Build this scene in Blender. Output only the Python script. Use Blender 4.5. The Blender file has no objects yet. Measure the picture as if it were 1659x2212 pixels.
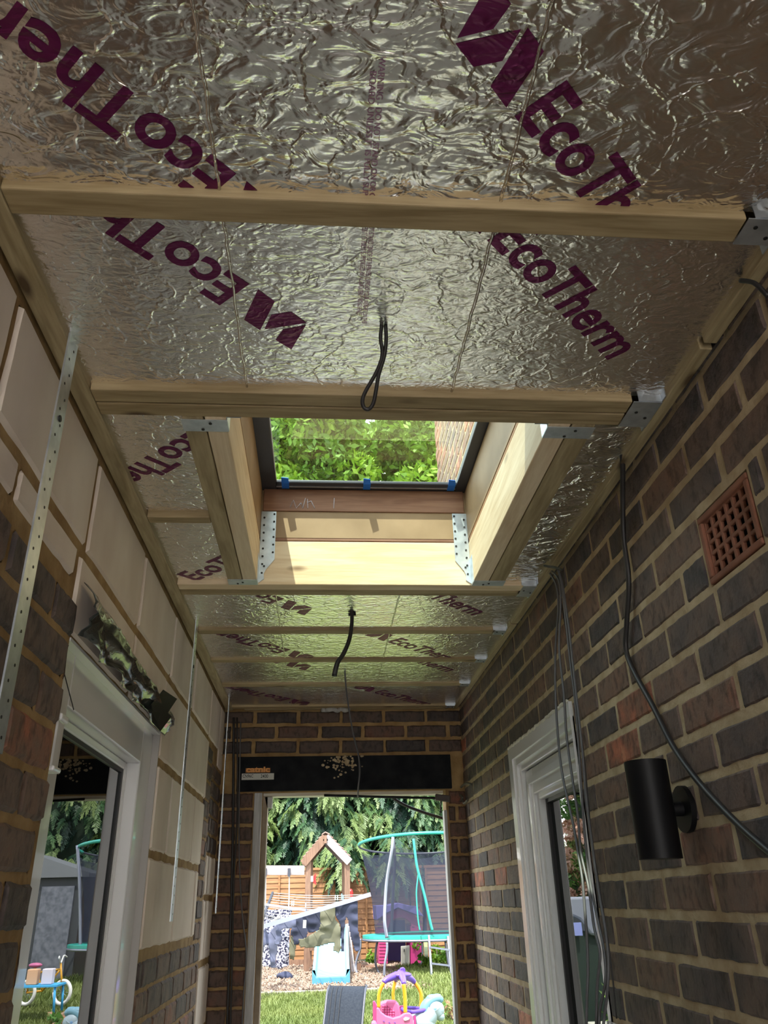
import bpy, bmesh, math, random
import numpy as np
from mathutils import Vector, Matrix, noise as mn
random.seed(7); rng = np.random.default_rng(7)
SC = bpy.context.scene; COL = SC.collection
# ------------------------------------------------------------------ camera
F = 1700.0; CX, CY = 829.5, 1106.0
up = Vector((740-CX, 2330+CY, -F)).normalized()
fw = Vector((690-CX, -(1935-CY), -F)); fw = (fw - up*fw.dot(up)).normalized()
rt = fw.cross(up)
RM = Matrix((rt, fw, up))            # camera -> world
cd = bpy.data.cameras.new('camera'); cam = bpy.data.objects.new('camera', cd); COL.objects.link(cam)
cam.matrix_world = RM.to_4x4()
cd.sensor_fit = 'VERTICAL'; cd.sensor_height = 36; cd.lens = F/2212*36; cd.clip_start = .02; cd.clip_end = 300
SC.camera = cam
def ray(px, py): return RM @ Vector((px-CX, -(py-CY), -F))
def PZ(px, py, z): d = ray(px, py); return d*(z/d.z)
def PX(px, py, x): d = ray(px, py); return d*(x/d.x)
def PY(px, py, y): d = ray(px, py); return d*(y/d.y)
def mirR(px, py, y):                 # what the right-hand pane shows at that depth
    p = PY(px, py, y); p.x = 2*.79-p.x; return p
def mirL(px, py, y):
    p = PY(px, py, y); p.x = 2*-.56-p.x; return p
# ------------------------------------------------------------------ world, sun, exposure
W = bpy.data.worlds.new('world'); SC.world = W; W.use_nodes = True
wn = W.node_tree.nodes; wl = W.node_tree.links
bg = wn['Background']; bg.inputs[1].default_value = 3.1
tc = wn.new('ShaderNodeTexCoord'); sx = wn.new('ShaderNodeSeparateXYZ'); cr = wn.new('ShaderNodeValToRGB')
wl.new(tc.outputs['Generated'], sx.inputs[0]); wl.new(sx.outputs['Z'], cr.inputs[0]); wl.new(cr.outputs[0], bg.inputs[0])
cr.color_ramp.elements[0].color = (1, .97, .93, 1); cr.color_ramp.elements[0].position = 0
cr.color_ramp.elements[1].color = (.74, .84, 1, 1); cr.color_ramp.elements[1].position = .8
sd = bpy.data.lights.new('sun', 'SUN'); sd.energy = 6.6; sd.angle = math.radians(.6); sd.color = (1, .95, .86)
sun = bpy.data.objects.new('sun', sd); COL.objects.link(sun)
sun.rotation_euler = Vector((.2, .45, -1)).to_track_quat('-Z', 'Y').to_euler(); sun.location = (-3, -6, 14)
SC.view_settings.view_transform = 'Standard'; SC.view_settings.look = 'None'
SC.view_settings.exposure = .85; SC.view_settings.gamma = 1; SC.view_settings.use_curve_mapping = False
SC.cycles.max_bounces = 10; SC.cycles.diffuse_bounces = 6; SC.cycles.glossy_bounces = 5; SC.cycles.transparent_max_bounces = 24
SC.cycles.sample_clamp_indirect = 8
SC.cycles.use_denoising = True
# ------------------------------------------------------------------ materials
def lin(c): return tuple((v/12.92 if v <= .04045 else ((v+.055)/1.055)**2.4) for v in c)
def newmat(name):
    m = bpy.data.materials.new(name); m.use_nodes = True
    return m, m.node_tree.nodes, m.node_tree.links, m.node_tree.nodes['Principled BSDF']
def mat(name, c1, c2=None, scale=12, stretch=(1, 1, 1), rough=.6, metal=0, bump=0, bscale=None, bdist=.01, coat=0, lo=.35, hi=.65, detail=6, dist=0, spec=.5):
    m, n, l, b = newmat(name)
    b.inputs['Base Color'].default_value = (*c1, 1); b.inputs['Roughness'].default_value = rough
    b.inputs['Metallic'].default_value = metal; b.inputs['Coat Weight'].default_value = coat; b.inputs['Specular IOR Level'].default_value = spec
    if c2 or bump:
        t = n.new('ShaderNodeTexCoord'); mp = n.new('ShaderNodeMapping'); mp.inputs['Scale'].default_value = stretch
        l.new(t.outputs['Object'], mp.inputs[0])
    if c2:
        nz = n.new('ShaderNodeTexNoise'); nz.inputs['Scale'].default_value = scale; nz.inputs['Detail'].default_value = detail; nz.inputs['Distortion'].default_value = dist
        l.new(mp.outputs[0], nz.inputs[0])
        r = n.new('ShaderNodeValToRGB'); r.color_ramp.elements[0].position = lo; r.color_ramp.elements[1].position = hi
        r.color_ramp.elements[0].color = (*c1, 1); r.color_ramp.elements[1].color = (*c2, 1)
        l.new(nz.outputs[0], r.inputs[0]); l.new(r.outputs[0], b.inputs['Base Color'])
    if bump:
        nb = n.new('ShaderNodeTexNoise'); nb.inputs['Scale'].default_value = bscale or scale; nb.inputs['Detail'].default_value = 8
        l.new(mp.outputs[0], nb.inputs[0])
        bp = n.new('ShaderNodeBump'); bp.inputs['Strength'].default_value = bump; bp.inputs['Distance'].default_value = bdist
        l.new(nb.outputs[0], bp.inputs['Height']); l.new(bp.outputs[0], b.inputs['Normal'])
    return m
def wood(name, c1, c2, axis=0, knots=True, rough=.65):
    m, n, l, b = newmat(name)
    t = n.new('ShaderNodeTexCoord'); mp = n.new('ShaderNodeMapping')
    s = [14, 14, 14]; s[axis] = 1.1; mp.inputs['Scale'].default_value = s
    l.new(t.outputs['Object'], mp.inputs[0])
    nz = n.new('ShaderNodeTexNoise'); nz.inputs['Scale'].default_value = 2.2; nz.inputs['Detail'].default_value = 5; nz.inputs['Distortion'].default_value = 1.2
    l.new(mp.outputs[0], nz.inputs[0])
    wv = n.new('ShaderNodeTexNoise'); wv.inputs['Scale'].default_value = 12; wv.inputs['Detail'].default_value = 3
    l.new(mp.outputs[0], wv.inputs[0])
    mx = n.new('ShaderNodeMath'); mx.operation = 'ADD'; mlt = n.new('ShaderNodeMath'); mlt.operation = 'MULTIPLY'; mlt.inputs[1].default_value = .35
    l.new(wv.outputs[0], mlt.inputs[0]); l.new(nz.outputs[0], mx.inputs[0]); l.new(mlt.outputs[0], mx.inputs[1])
    r = n.new('ShaderNodeValToRGB'); r.color_ramp.elements[0].position = .5; r.color_ramp.elements[1].position = .82
    r.color_ramp.elements[0].color = (*c1, 1); r.color_ramp.elements[1].color = (*c2, 1)
    l.new(mx.outputs[0], r.inputs[0]); last = r.outputs[0]
    if knots:
        mp2 = n.new('ShaderNodeMapping'); s2 = [9, 9, 9]; s2[axis] = 3.2; mp2.inputs['Scale'].default_value = s2; mp2.inputs['Location'].default_value = (.3, .7, .1)
        l.new(t.outputs['Object'], mp2.inputs[0])
        vo = n.new('ShaderNodeTexVoronoi'); vo.inputs['Scale'].default_value = 1; l.new(mp2.outputs[0], vo.inputs[0])
        r2 = n.new('ShaderNodeValToRGB'); r2.color_ramp.elements[0].position = .05; r2.color_ramp.elements[1].position = .13
        r2.color_ramp.elements[0].color = (1, 1, 1, 1); r2.color_ramp.elements[1].color = (0, 0, 0, 1)
        l.new(vo.outputs['Distance'], r2.inputs[0])
        mc = n.new('ShaderNodeMix'); mc.data_type = 'RGBA'; mc.inputs[7].default_value = (c1[0]*.35, c1[1]*.28, c1[2]*.25, 1)
        l.new(r2.outputs[0], mc.inputs[0]); l.new(last, mc.inputs[6]); last = mc.outputs[2]
    l.new(last, b.inputs['Base Color']); b.inputs['Roughness'].default_value = rough
    bp = n.new('ShaderNodeBump'); bp.inputs['Strength'].default_value = .25; bp.inputs['Distance'].default_value = .002
    l.new(mx.outputs[0], bp.inputs['Height']); l.new(bp.outputs[0], b.inputs['Normal'])
    return m
def foil(name, col, strong, rough, metal=1.0, fs=1.0):
    m, n, l, b = newmat(name)
    b.inputs['Base Color'].default_value = (*col, 1); b.inputs['Metallic'].default_value = metal; b.inputs['Roughness'].default_value = rough
    t = n.new('ShaderNodeTexCoord'); mp = n.new('ShaderNodeMapping'); mp.inputs['Scale'].default_value = (1, 1.9, 1)
    l.new(t.outputs['Object'], mp.inputs[0])
    def nz(sc, ty, det, dis, vec=mp):
        a = n.new('ShaderNodeTexNoise'); a.noise_type = ty; a.inputs['Scale'].default_value = sc; a.inputs['Detail'].default_value = det
        a.inputs['Distortion'].default_value = dis; l.new(vec.outputs[0], a.inputs[0]); return a.outputs[0]
    def mth(op, a, c):
        k = n.new('ShaderNodeMath'); k.operation = op
        for i, q in enumerate((a, c)):
            if isinstance(q, (int, float)): k.inputs[i].default_value = q
            else: l.new(q, k.inputs[i])
        return k.outputs[0]
    big = nz(8*fs, 'FBM', 2, 1.4); ridge = nz(10*fs, 'RIDGED_MULTIFRACTAL', 2, 1.1); fine = nz(60*fs, 'FBM', 3, .8)
    mid = nz(22*fs, 'FBM', 2, 1.6)
    h = mth('ADD', mth('MULTIPLY', big, .8*strong), mth('MULTIPLY', ridge, .30*strong))
    h = mth('ADD', h, mth('MULTIPLY', mid, .55*(.5+.5*strong)))
    h = mth('ADD', h, mth('MULTIPLY', fine, .09))
    vo = n.new('ShaderNodeTexVoronoi'); vo.feature = 'DISTANCE_TO_EDGE'; vo.inputs['Scale'].default_value = 7
    ds = n.new('ShaderNodeVectorMath'); ds.operation = 'ADD'; nn = n.new('ShaderNodeTexNoise'); nn.inputs['Scale'].default_value = 9; nn.inputs['Detail'].default_value = 4
    l.new(t.outputs['Object'], nn.inputs[0]); sc = n.new('ShaderNodeVectorMath'); sc.operation = 'SCALE'; sc.inputs['Scale'].default_value = .3
    l.new(nn.outputs['Color'], sc.inputs[0]); l.new(t.outputs['Object'], ds.inputs[0]); l.new(sc.outputs[0], ds.inputs[1]); l.new(ds.outputs[0], vo.inputs[0])
    cre = n.new('ShaderNodeMapRange'); cre.inputs[1].default_value = 0; cre.inputs[2].default_value = .05; cre.inputs[3].default_value = 1; cre.inputs[4].default_value = 0
    l.new(vo.outputs['Distance'], cre.inputs[0])
    h = mth('ADD', h, mth('MULTIPLY', cre.outputs[0], .07))
    bp = n.new('ShaderNodeBump'); bp.inputs['Strength'].default_value = 1; bp.inputs['Distance'].default_value = .0088/fs
    l.new(h, bp.inputs['Height']); l.new(bp.outputs[0], b.inputs['Normal'])
    return m
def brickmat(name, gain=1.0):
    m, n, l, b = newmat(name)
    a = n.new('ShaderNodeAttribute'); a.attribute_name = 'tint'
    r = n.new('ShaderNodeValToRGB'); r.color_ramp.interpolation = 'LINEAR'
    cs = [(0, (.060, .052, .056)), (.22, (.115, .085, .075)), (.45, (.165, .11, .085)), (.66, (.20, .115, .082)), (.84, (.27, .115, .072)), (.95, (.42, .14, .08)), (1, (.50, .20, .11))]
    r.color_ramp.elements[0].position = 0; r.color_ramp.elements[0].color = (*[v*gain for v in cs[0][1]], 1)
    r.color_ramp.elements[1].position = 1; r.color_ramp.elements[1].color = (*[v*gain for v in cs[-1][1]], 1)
    for p, c in cs[1:-1]:
        e = r.color_ramp.elements.new(p); e.color = (*[v*gain for v in c], 1)
    t = n.new('ShaderNodeTexCoord')
    n1 = n.new('ShaderNodeTexNoise'); n1.inputs['Scale'].default_value = 14; n1.inputs['Detail'].default_value = 6; l.new(t.outputs['Object'], n1.inputs[0])
    s1 = n.new('ShaderNodeMath'); s1.operation = 'MULTIPLY_ADD'; s1.inputs[1].default_value = .9; s1.inputs[2].default_value = -.47
    l.new(n1.outputs[0], s1.inputs[0]); ad = n.new('ShaderNodeMath'); ad.operation = 'ADD'; l.new(s1.outputs[0], ad.inputs[0]); l.new(a.outputs['Fac'], ad.inputs[1])
    l.new(ad.outputs[0], r.inputs[0])
    # small dark pits and drag marks, a little pale bloom
    mp = n.new('ShaderNodeMapping'); mp.inputs['Scale'].default_value = (60, 60, 34); l.new(t.outputs['Object'], mp.inputs[0])
    n2 = n.new('ShaderNodeTexNoise'); n2.inputs['Scale'].default_value = 1; n2.inputs['Detail'].default_value = 4; l.new(mp.outputs[0], n2.inputs[0])
    r2 = n.new('ShaderNodeValToRGB'); r2.color_ramp.elements[0].position = .34; r2.color_ramp.elements[0].color = (.2, .2, .2, 1); r2.color_ramp.elements[1].position = .5; r2.color_ramp.elements[1].color = (1, 1, 1, 1)
    l.new(n2.outputs[0], r2.inputs[0])
    mx = n.new('ShaderNodeMix'); mx.data_type = 'RGBA'; mx.blend_type = 'MULTIPLY'; mx.inputs[0].default_value = .6
    l.new(r.outputs[0], mx.inputs[6]); l.new(r2.outputs[0], mx.inputs[7]); l.new(mx.outputs[2], b.inputs['Base Color'])
    b.inputs['Roughness'].default_value = .75
    n3 = n.new('ShaderNodeTexNoise'); n3.inputs['Scale'].default_value = 120; n3.inputs['Detail'].default_value = 5; l.new(t.outputs['Object'], n3.inputs[0])
    ad2 = n.new('ShaderNodeMath'); ad2.operation = 'ADD'; l.new(n2.outputs[0], ad2.inputs[0]); l.new(n3.outputs[0], ad2.inputs[1])
    bp = n.new('ShaderNodeBump'); bp.inputs['Strength'].default_value = .7; bp.inputs['Distance'].default_value = .003
    l.new(ad2.outputs[0], bp.inputs['Height']); l.new(bp.outputs[0], b.inputs['Normal'])
    return m
M = {}
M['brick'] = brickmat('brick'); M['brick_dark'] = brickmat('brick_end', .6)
M['mortar'] = mat('mortar', (.38, .285, .165), (.52, .42, .27), 18, rough=.9, bump=.9, bscale=70, bdist=.004)
M['mortar_o'] = mat('mortar_ochre', (.24, .14, .05), (.38, .25, .11), 14, rough=.9, bump=.9, bscale=60, bdist=.004)
M['block'] = mat('block', (.68, .575, .49), (.80, .71, .62), 5, rough=.85, bump=.35, bscale=45, bdist=.002, stretch=(1, 1, .6))
M['foilA'] = foil('foil_wavy', (.93, .90, .85), 1.0, .24, fs=.72)
M['foilB'] = foil('foil_creased', (.93, .90, .86), .28, .26, fs=1.15)
M['inkA'] = foil('ink_wavy', (.15, .015, .085), 1.0, .30, .5, fs=.72)
M['inkB'] = foil('ink_creased', (.15, .015, .085), .28, .30, .5, fs=1.15)
M['inkS'] = mat('ink_small', (.40, .22, .33), rough=.4, metal=.6)
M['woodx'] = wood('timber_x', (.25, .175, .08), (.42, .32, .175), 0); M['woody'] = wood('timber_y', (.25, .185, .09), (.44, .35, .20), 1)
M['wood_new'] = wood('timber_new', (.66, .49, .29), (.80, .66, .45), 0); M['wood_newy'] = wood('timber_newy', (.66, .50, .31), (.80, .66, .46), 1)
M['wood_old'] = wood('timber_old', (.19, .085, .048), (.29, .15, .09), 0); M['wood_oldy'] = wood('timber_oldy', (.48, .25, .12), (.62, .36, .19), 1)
M['deck'] = mat('deck', (.25, .16, .08), (.33, .22, .12), 6)
M['galv'] = mat('galvanised', (.50, .55, .60), (.68, .73, .78), 30, rough=.38, metal=.85)
M['hole'] = mat('hole', (.01, .01, .01)); M['black'] = mat('black_plastic', (.004, .004, .005), rough=.5, spec=.25)
M['cable'] = mat('cable_black', (.02, .018, .018), rough=.5); M['cable_g'] = mat('cable_grey', (.10, .10, .105), rough=.4, spec=.4)
M['tape'] = mat('blue_tape', (.01, .17, .75), rough=.6); M['frame'] = mat('frame_dark', (.035, .04, .055), rough=.4)
M['pvc'] = mat('pvc_white', (.72, .72, .72), rough=.22, coat=.3)
M['gasket'] = mat('gasket', (.012, .012, .014), rough=.5)
M['terra'] = mat('terracotta', (.19, .075, .042), (.27, .11, .065), 14, rough=.8, bump=.3, bscale=60, bdist=.002)
M['lintel'] = mat('lintel_black', (.006, .007, .009), (.016, .017, .019), 16, rough=.8, spec=.15, bump=.3, bscale=60, bdist=.002)
M['orange'] = mat('sticker_orange', (.55, .22, .05)); M['white'] = mat('white_paint', (.5, .5, .48)); M['label'] = mat('label_white', (.55, .55, .50))
M['concrete'] = mat('concrete', (.42, .40, .37), (.54, .52, .48), 5, rough=.9, bump=.2, bscale=40)
M['dpc'] = mat('membrane', (.03, .035, .033), rough=.22, bump=.5, bscale=14, bdist=.012, coat=.8)
M['cream'] = wood('cream_timber', (.55, .5, .40), (.7, .66, .55), 0, knots=False)
M['weather'] = wood('weathered', (.30, .29, .27), (.55, .55, .54), 2, knots=False)
M['chalk'] = mat('chalk', (.62, .60, .70))
M['room'] = mat('room_gloom', (.03, .035, .032))
def glassmat(name, ior, tint):
    m = bpy.data.materials.new(name); m.use_nodes = True; n = m.node_tree.nodes; l = m.node_tree.links; n.clear()
    o = n.new('ShaderNodeOutputMaterial'); tr = n.new('ShaderNodeBsdfTransparent'); tr.inputs[0].default_value = (*tint, 1)
    gl = n.new('ShaderNodeBsdfGlossy'); gl.inputs['Roughness'].default_value = .006; fr = n.new('ShaderNodeFresnel'); fr.inputs[0].default_value = ior
    mx = n.new('ShaderNodeMixShader'); ge = n.new('ShaderNodeNewGeometry'); sb = n.new('ShaderNodeMath'); sb.operation = 'MULTIPLY'; iv = n.new('ShaderNodeMath'); iv.operation = 'SUBTRACT'; iv.inputs[0].default_value = 1
    l.new(ge.outputs['Backfacing'], iv.inputs[1]); l.new(fr.outputs[0], sb.inputs[0]); l.new(iv.outputs[0], sb.inputs[1]); l.new(sb.outputs[0], mx.inputs[0]); l.new(tr.outputs[0], mx.inputs[1]); l.new(gl.outputs[0], mx.inputs[2]); l.new(mx.outputs[0], o.inputs[0])
    return m
M['glass'] = glassmat('glass', 2.9, (.55, .6, .58)); M['glass_roof'] = glassmat('glass_roof', 2.1, (.86, .92, .86))
# ------------------------------------------------------------------ mesh helpers
class MB:
    def __init__(s): s.v = []; s.f = []; s.mi = []; s.sm = []
    def add(s, vs, fs, mi=0, smooth=False):
        o = len(s.v); s.v += [tuple(v) for v in vs]
        for f in fs: s.f.append(tuple(i+o for i in f)); s.mi.append(mi); s.sm.append(smooth)
        return s
    def box(s, a, b, mi=0):
        x0, y0, z0 = a; x1, y1, z1 = b
        s.add([(x0,y0,z0),(x1,y0,z0),(x1,y1,z0),(x0,y1,z0),(x0,y0,z1),(x1,y0,z1),(x1,y1,z1),(x0,y1,z1)],
              [(0,3,2,1),(4,5,6,7),(0,1,5,4),(1,2,6,5),(2,3,7,6),(3,0,4,7)], mi); return s
    def obox(s, p, q, w, h, upv=(0,0,1), mi=0):
        p = Vector(p); q = Vector(q); d = (q-p).normalized(); u = Vector(upv); sd_ = d.cross(u)
        if sd_.length < 1e-5: sd_ = d.cross(Vector((1,0,0)))
        sd_.normalize(); u = sd_.cross(d).normalized(); a = sd_*w/2; b = u*h/2
        s.add([p-a-b,p+a-b,p+a+b,p-a+b,q-a-b,q+a-b,q+a+b,q-a+b],[(0,3,2,1),(4,5,6,7),(0,1,5,4),(1,2,6,5),(2,3,7,6),(3,0,4,7)], mi); return s
    def tube(s, pts, r, n=8, mi=0, smooth_path=True, closed=False):
        pts = [Vector(p) for p in pts]
        if smooth_path and len(pts) > 2:
            out = []
            for i in range(len(pts)-1):
                p0 = pts[max(i-1, 0)]; p1 = pts[i]; p2 = pts[i+1]; p3 = pts[min(i+2, len(pts)-1)]
                for k in range(6):
                    t = k/6; out.append(.5*((2*p1)+(p2-p0)*t+(2*p0-5*p1+4*p2-p3)*t*t+(3*p1-p0-3*p2+p3)*t**3))
            out.append(pts[-1]); pts = out
        rs = r if isinstance(r, (list, tuple)) else None
        vs = []; prev = None
        for i, p in enumerate(pts):
            d = (pts[min(i+1, len(pts)-1)]-pts[max(i-1, 0)]).normalized()
            if prev is None: a = d.orthogonal().normalized()
            else: a = (prev-d*prev.dot(d)).normalized()
            prev = a; b = d.cross(a); rr = r if rs is None else rs[0]+(rs[1]-rs[0])*i/(len(pts)-1)
            for k in range(n):
                t = 2*math.pi*k/n; vs.append(p+(a*math.cos(t)+b*math.sin(t))*rr)
        fs = [(i*n+k, i*n+(k+1) % n, (i+1)*n+(k+1) % n, (i+1)*n+k) for i in range(len(pts)-1) for k in range(n)]
        fs += [tuple(range(n))[::-1], tuple((len(pts)-1)*n+k for k in range(n))]
        s.add(vs, fs, mi, True); return s
    def cyl(s, c, r, h, axis=(0,0,1), n=20, mi=0, r2=None):
        a = Vector(axis).normalized(); c = Vector(c); u = a.orthogonal().normalized(); w = a.cross(u); r2 = r if r2 is None else r2
        vs = [c+(u*math.cos(2*math.pi*k/n)+w*math.sin(2*math.pi*k/n))*r for k in range(n)]+[c+a*h+(u*math.cos(2*math.pi*k/n)+w*math.sin(2*math.pi*k/n))*r2 for k in range(n)]
        s.add(vs, [(k,(k+1)%n,n+(k+1)%n,n+k) for k in range(n)], mi, True); s.add(vs, [tuple(range(n))[::-1], tuple(range(n, 2*n))], mi); return s
    def ell(s, c, r, n=16, m_=10, mi=0, rot=None, fn=None):
        vs = []; c = Vector(c)
        for i in range(m_+1):
            th = math.pi*i/m_
            for k in range(n):
                ph = 2*math.pi*k/n; v = Vector((r[0]*math.sin(th)*math.cos(ph), r[1]*math.sin(th)*math.sin(ph), r[2]*math.cos(th)))
                if fn: v = fn(v)
                if rot: v = rot @ v
                vs.append(c+v)
        s.add(vs, [(i*n+k,(i+1)*n+k,(i+1)*n+(k+1)%n,i*n+(k+1)%n) for i in range(m_) for k in range(n)], mi, True); return s
    def prism(s, poly, off, mi=0):
        k = len(poly); off = Vector(off); A = [Vector(p) for p in poly]
        s.add(A+[p+off for p in A], [tuple(range(k))[::-1], tuple(range(k, 2*k))]+[(i,(i+1)%k,k+(i+1)%k,k+i) for i in range(k)], mi); return s
    def build(s, name, mats, parent=None, bevel=0, solid=0):
        me = bpy.data.meshes.new(name); me.from_pydata(s.v, [], s.f)
        if not isinstance(mats, (list, tuple)): mats = [mats]
        for m in mats: me.materials.append(m if not isinstance(m, str) else M[m])
        me.polygons.foreach_set('material_index', s.mi); me.polygons.foreach_set('use_smooth', s.sm); me.update()
        o = bpy.data.objects.new(name, me); COL.objects.link(o)
        if parent is not None: o.parent = parent; o.matrix_parent_inverse = Matrix.Translation(-parent.location)
        if solid:
            k = o.modifiers.new('solid', 'SOLIDIFY'); k.thickness = solid
        if bevel:
            k = o.modifiers.new('bevel', 'BEVEL'); k.width = bevel; k.segments = 2; k.limit_method = 'ANGLE'
        return o
def npmesh(name, V, Fq, mats, parent=None, smooth=False, attr=None, mi=None):
    me = bpy.data.meshes.new(name); V = np.asarray(V, np.float32); Fq = np.asarray(Fq, np.int32); k = Fq.shape[1]
    me.vertices.add(len(V)); me.vertices.foreach_set('co', V.ravel()); me.loops.add(Fq.size); me.loops.foreach_set('vertex_index', Fq.ravel())
    me.polygons.add(len(Fq)); me.polygons.foreach_set('loop_start', np.arange(0, Fq.size, k, dtype=np.int32)); me.polygons.foreach_set('loop_total', np.full(len(Fq), k, np.int32))
    if mi is not None: me.polygons.foreach_set('material_index', np.asarray(mi, np.int32))
    me.polygons.foreach_set('use_smooth', np.full(len(Fq), smooth)); me.update(calc_edges=True)
    if attr is not None:
        a = me.attributes.new('tint', 'FLOAT', 'POINT'); a.data.foreach_set('value', np.asarray(attr, np.float32))
    for m in (mats if isinstance(mats, (list, tuple)) else [mats]): me.materials.append(M[m] if isinstance(m, str) else m)
    o = bpy.data.objects.new(name, me); COL.objects.link(o)
    if parent is not None: o.parent = parent; o.matrix_parent_inverse = Matrix.Translation(-parent.location)
    return o
def thing(name, label, cat, loc=(0,0,0), group=None):
    o = bpy.data.objects.new(name, None); COL.objects.link(o); o.location = loc; o.empty_display_size = .1
    return tag(o, label, cat, group)
def tag(o, label, cat, group=None, kind=None):
    if label: o['label'] = label
    if cat: o['category'] = cat
    if group: o['group'] = group
    if kind: o['kind'] = kind
    return o
def struct(o, label=None): 
    o['kind'] = 'structure'
    if label: o['label'] = label
    return o
# ------------------------------------------------------------------ masonry
def bricks(rects, fn, res=(9, 5), edge=.007, rough=.0025, tint=None, holes=()):
    """rects in wall coordinates (a0,z0,a1,z1); every unit a cushion-edged face standing out of the joints"""
    V = []; Fs = []; T = []; o = 0
    nx, nz = res
    for (a0, z0, a1, z1) in rects:
        parts = [(a0, z0, a1, z1)]
        for (h0, k0, h1, k1) in holes:
            np_ = []
            for (p0, q0, p1, q1) in parts:
                if p1 <= h0 or p0 >= h1 or q1 <= k0 or q0 >= k1: np_.append((p0, q0, p1, q1)); continue
                if p0 < h0: np_.append((p0, q0, h0, q1))
                if p1 > h1: np_.append((h1, q0, p1, q1))
                if q1 > k1+.02: np_.append((max(p0, h0), k1, min(p1, h1), q1))
            parts = np_
        tt = tint() if tint else random.random()
        for (p0, q0, p1, q1) in parts:
            if p1-p0 < .02 or q1-q0 < .02: continue
            j = lambda: random.uniform(-.003, .003)
            p0_, p1_, q0_, q1_ = p0+j(), p1+j(), q0+j()*.6, q1+j()*.6
            tilt = random.uniform(-.0025, .0025)
            us = np.concatenate([[0, min(.25, edge/(p1-p0))], np.linspace(edge/(p1-p0), 1-edge/(p1-p0), nx-2)[1:-1], [1-min(.25, edge/(p1-p0)), 1]])
            ws = np.concatenate([[0, min(.3, edge/(q1-q0))], np.linspace(edge/(q1-q0), 1-edge/(q1-q0), nz-2)[1:-1], [1-min(.3, edge/(q1-q0)), 1]])
            for jz, w in enumerate(ws):
                for ju, u in enumerate(us):
                    ed = ju in (0, len(us)-1) or jz in (0, len(ws)-1)
                    a = p0_+(p1_-p0_)*u; z = q0_+(q1_-q0_)*w
                    if ed: a += random.uniform(-.0022, .0022); z += random.uniform(-.0022, .0022); d = -.004
                    else: d = .002+random.uniform(-1, 1)*rough*.4+tilt*(u-.5)
                    V.append(fn(a, z, d)); T.append(tt)
            n1 = len(us)
            for jz in range(len(ws)-1):
                for ju in range(n1-1):
                    i = o+jz*n1+ju; Fs.append((i, i+1, i+n1+1, i+n1))
            o += n1*len(ws)
    return V, Fs, T
def course_rects(a0, a1, z0, z1, L, H, ja, jz, gap=.010, rows=None):
    out = []
    k0 = math.floor((z0-jz)/H); k1 = math.ceil((z1-jz)/H)
    for k in range(k0, k1):
        zz0 = jz+k*H+gap/2; zz1 = jz+(k+1)*H-gap/2
        off = ja + (0 if k % 2 else L/2)
        i0 = math.floor((a0-off)/L); i1 = math.ceil((a1-off)/L)
        for i in range(i0, i1):
            p0 = max(a0, off+i*L+gap/2); p1 = min(a1, off+(i+1)*L-gap/2); q0 = max(z0, zz0); q1 = min(z1, zz1)
            if p1-p0 > .03 and q1-q0 > .02: out.append((p0, q0, p1, q1))
    return out
def wallmesh(name, groups, base, mats, parent=None):
    """groups: (V,F,T,matindex) ; base: list of boxes for the bedding behind"""
    V = []; Fs = []; T = []; mi = []
    for (v, f, t, m_) in groups:
        o = len(V); V += [tuple(x) for x in v]; Fs += [tuple(i+o for i in q) for q in f]; T += list(t); mi += [m_]*len(f)
    for (a, b, m_) in base:
        mb = MB().box(a, b); o = len(V); V += mb.v; Fs += [tuple(i+o for i in q) for q in mb.f]; T += [0]*8; mi += [m_]*6
    return npmesh(name, V, Fs, mats, parent, attr=T, mi=mi)
ZC = .90; ZB = .915; ZF = -1.25; XL = -.495; XR = .725; YE = 4.14
def bt():
    r = random.random()
    return random.uniform(.08, .26) if r < .40 else random.uniform(.24, .5) if r < .76 else random.uniform(.5, .68) if r < .965 else random.uniform(.85, 1.0)
def flip(Fs): return [tuple(reversed(f)) for f in Fs]
# right wall: window opening y 2.25..3.05, z -.62..0.5 ; also rises above the roof as the house wall
WO = (2.25, -.62, 3.05, .50); AB = (1.135, .512, 1.335, .655)
fnR = lambda a, z, d: (XR-d, a, z)
rr = course_rects(-1.9, YE+.12, ZF, 1.28, .2345, .0785, 1.44, .118)
v, f, t = bricks(rr, fnR, tint=bt, holes=[WO, AB])
WEND = 4.4
rr2 = course_rects(-.6, WEND, 1.30, 4.6, .2345, .0785, 1.44, .118)
v2, f2, t2 = bricks(rr2, fnR, res=(6, 5), tint=lambda: random.uniform(.45, .9))
T_ = .11
base = [((XR+.001, -1.9, ZF), (XR+T_, AB[0], 4.6), 1), ((XR+.001, AB[2], ZF), (XR+T_, WO[0], 4.6), 1), ((XR+.001, AB[0], ZF), (XR+T_, AB[2], AB[1]), 1), ((XR+.001, AB[0], AB[3]), (XR+T_, AB[2], 4.6), 1), ((XR+.07, AB[0], AB[1]), (XR+T_, AB[2], AB[3]), 1), ((XR+.001, WO[0], ZF), (XR+T_, WO[2], WO[1]), 1),
        ((XR+.001, WO[0], WO[3]), (XR+T_, WO[2], 4.6), 1), ((XR+.001, WO[2], ZF), (XR+T_, YE+.12, 4.6), 1), ((XR+.005, YE+.12, 1.2), (XR+T_, WEND, 4.6), 1)]
# exposed brick edge of the near window jamb
vj, fj, tj = bricks([(XR+.004, z, XR+.10, z+.0675) for z in np.arange(.118-.0785*9+.0055, .5, .0785)], lambda a, z, d: (a, WO[0]+d, z), res=(6, 5), tint=bt)
struct(wallmesh('wall_right', [(v, flip(f), t, 0), (v2, flip(f2), t2, 0), (vj, flip(fj), tj, 0)], base, ['brick', 'mortar']))
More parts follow.
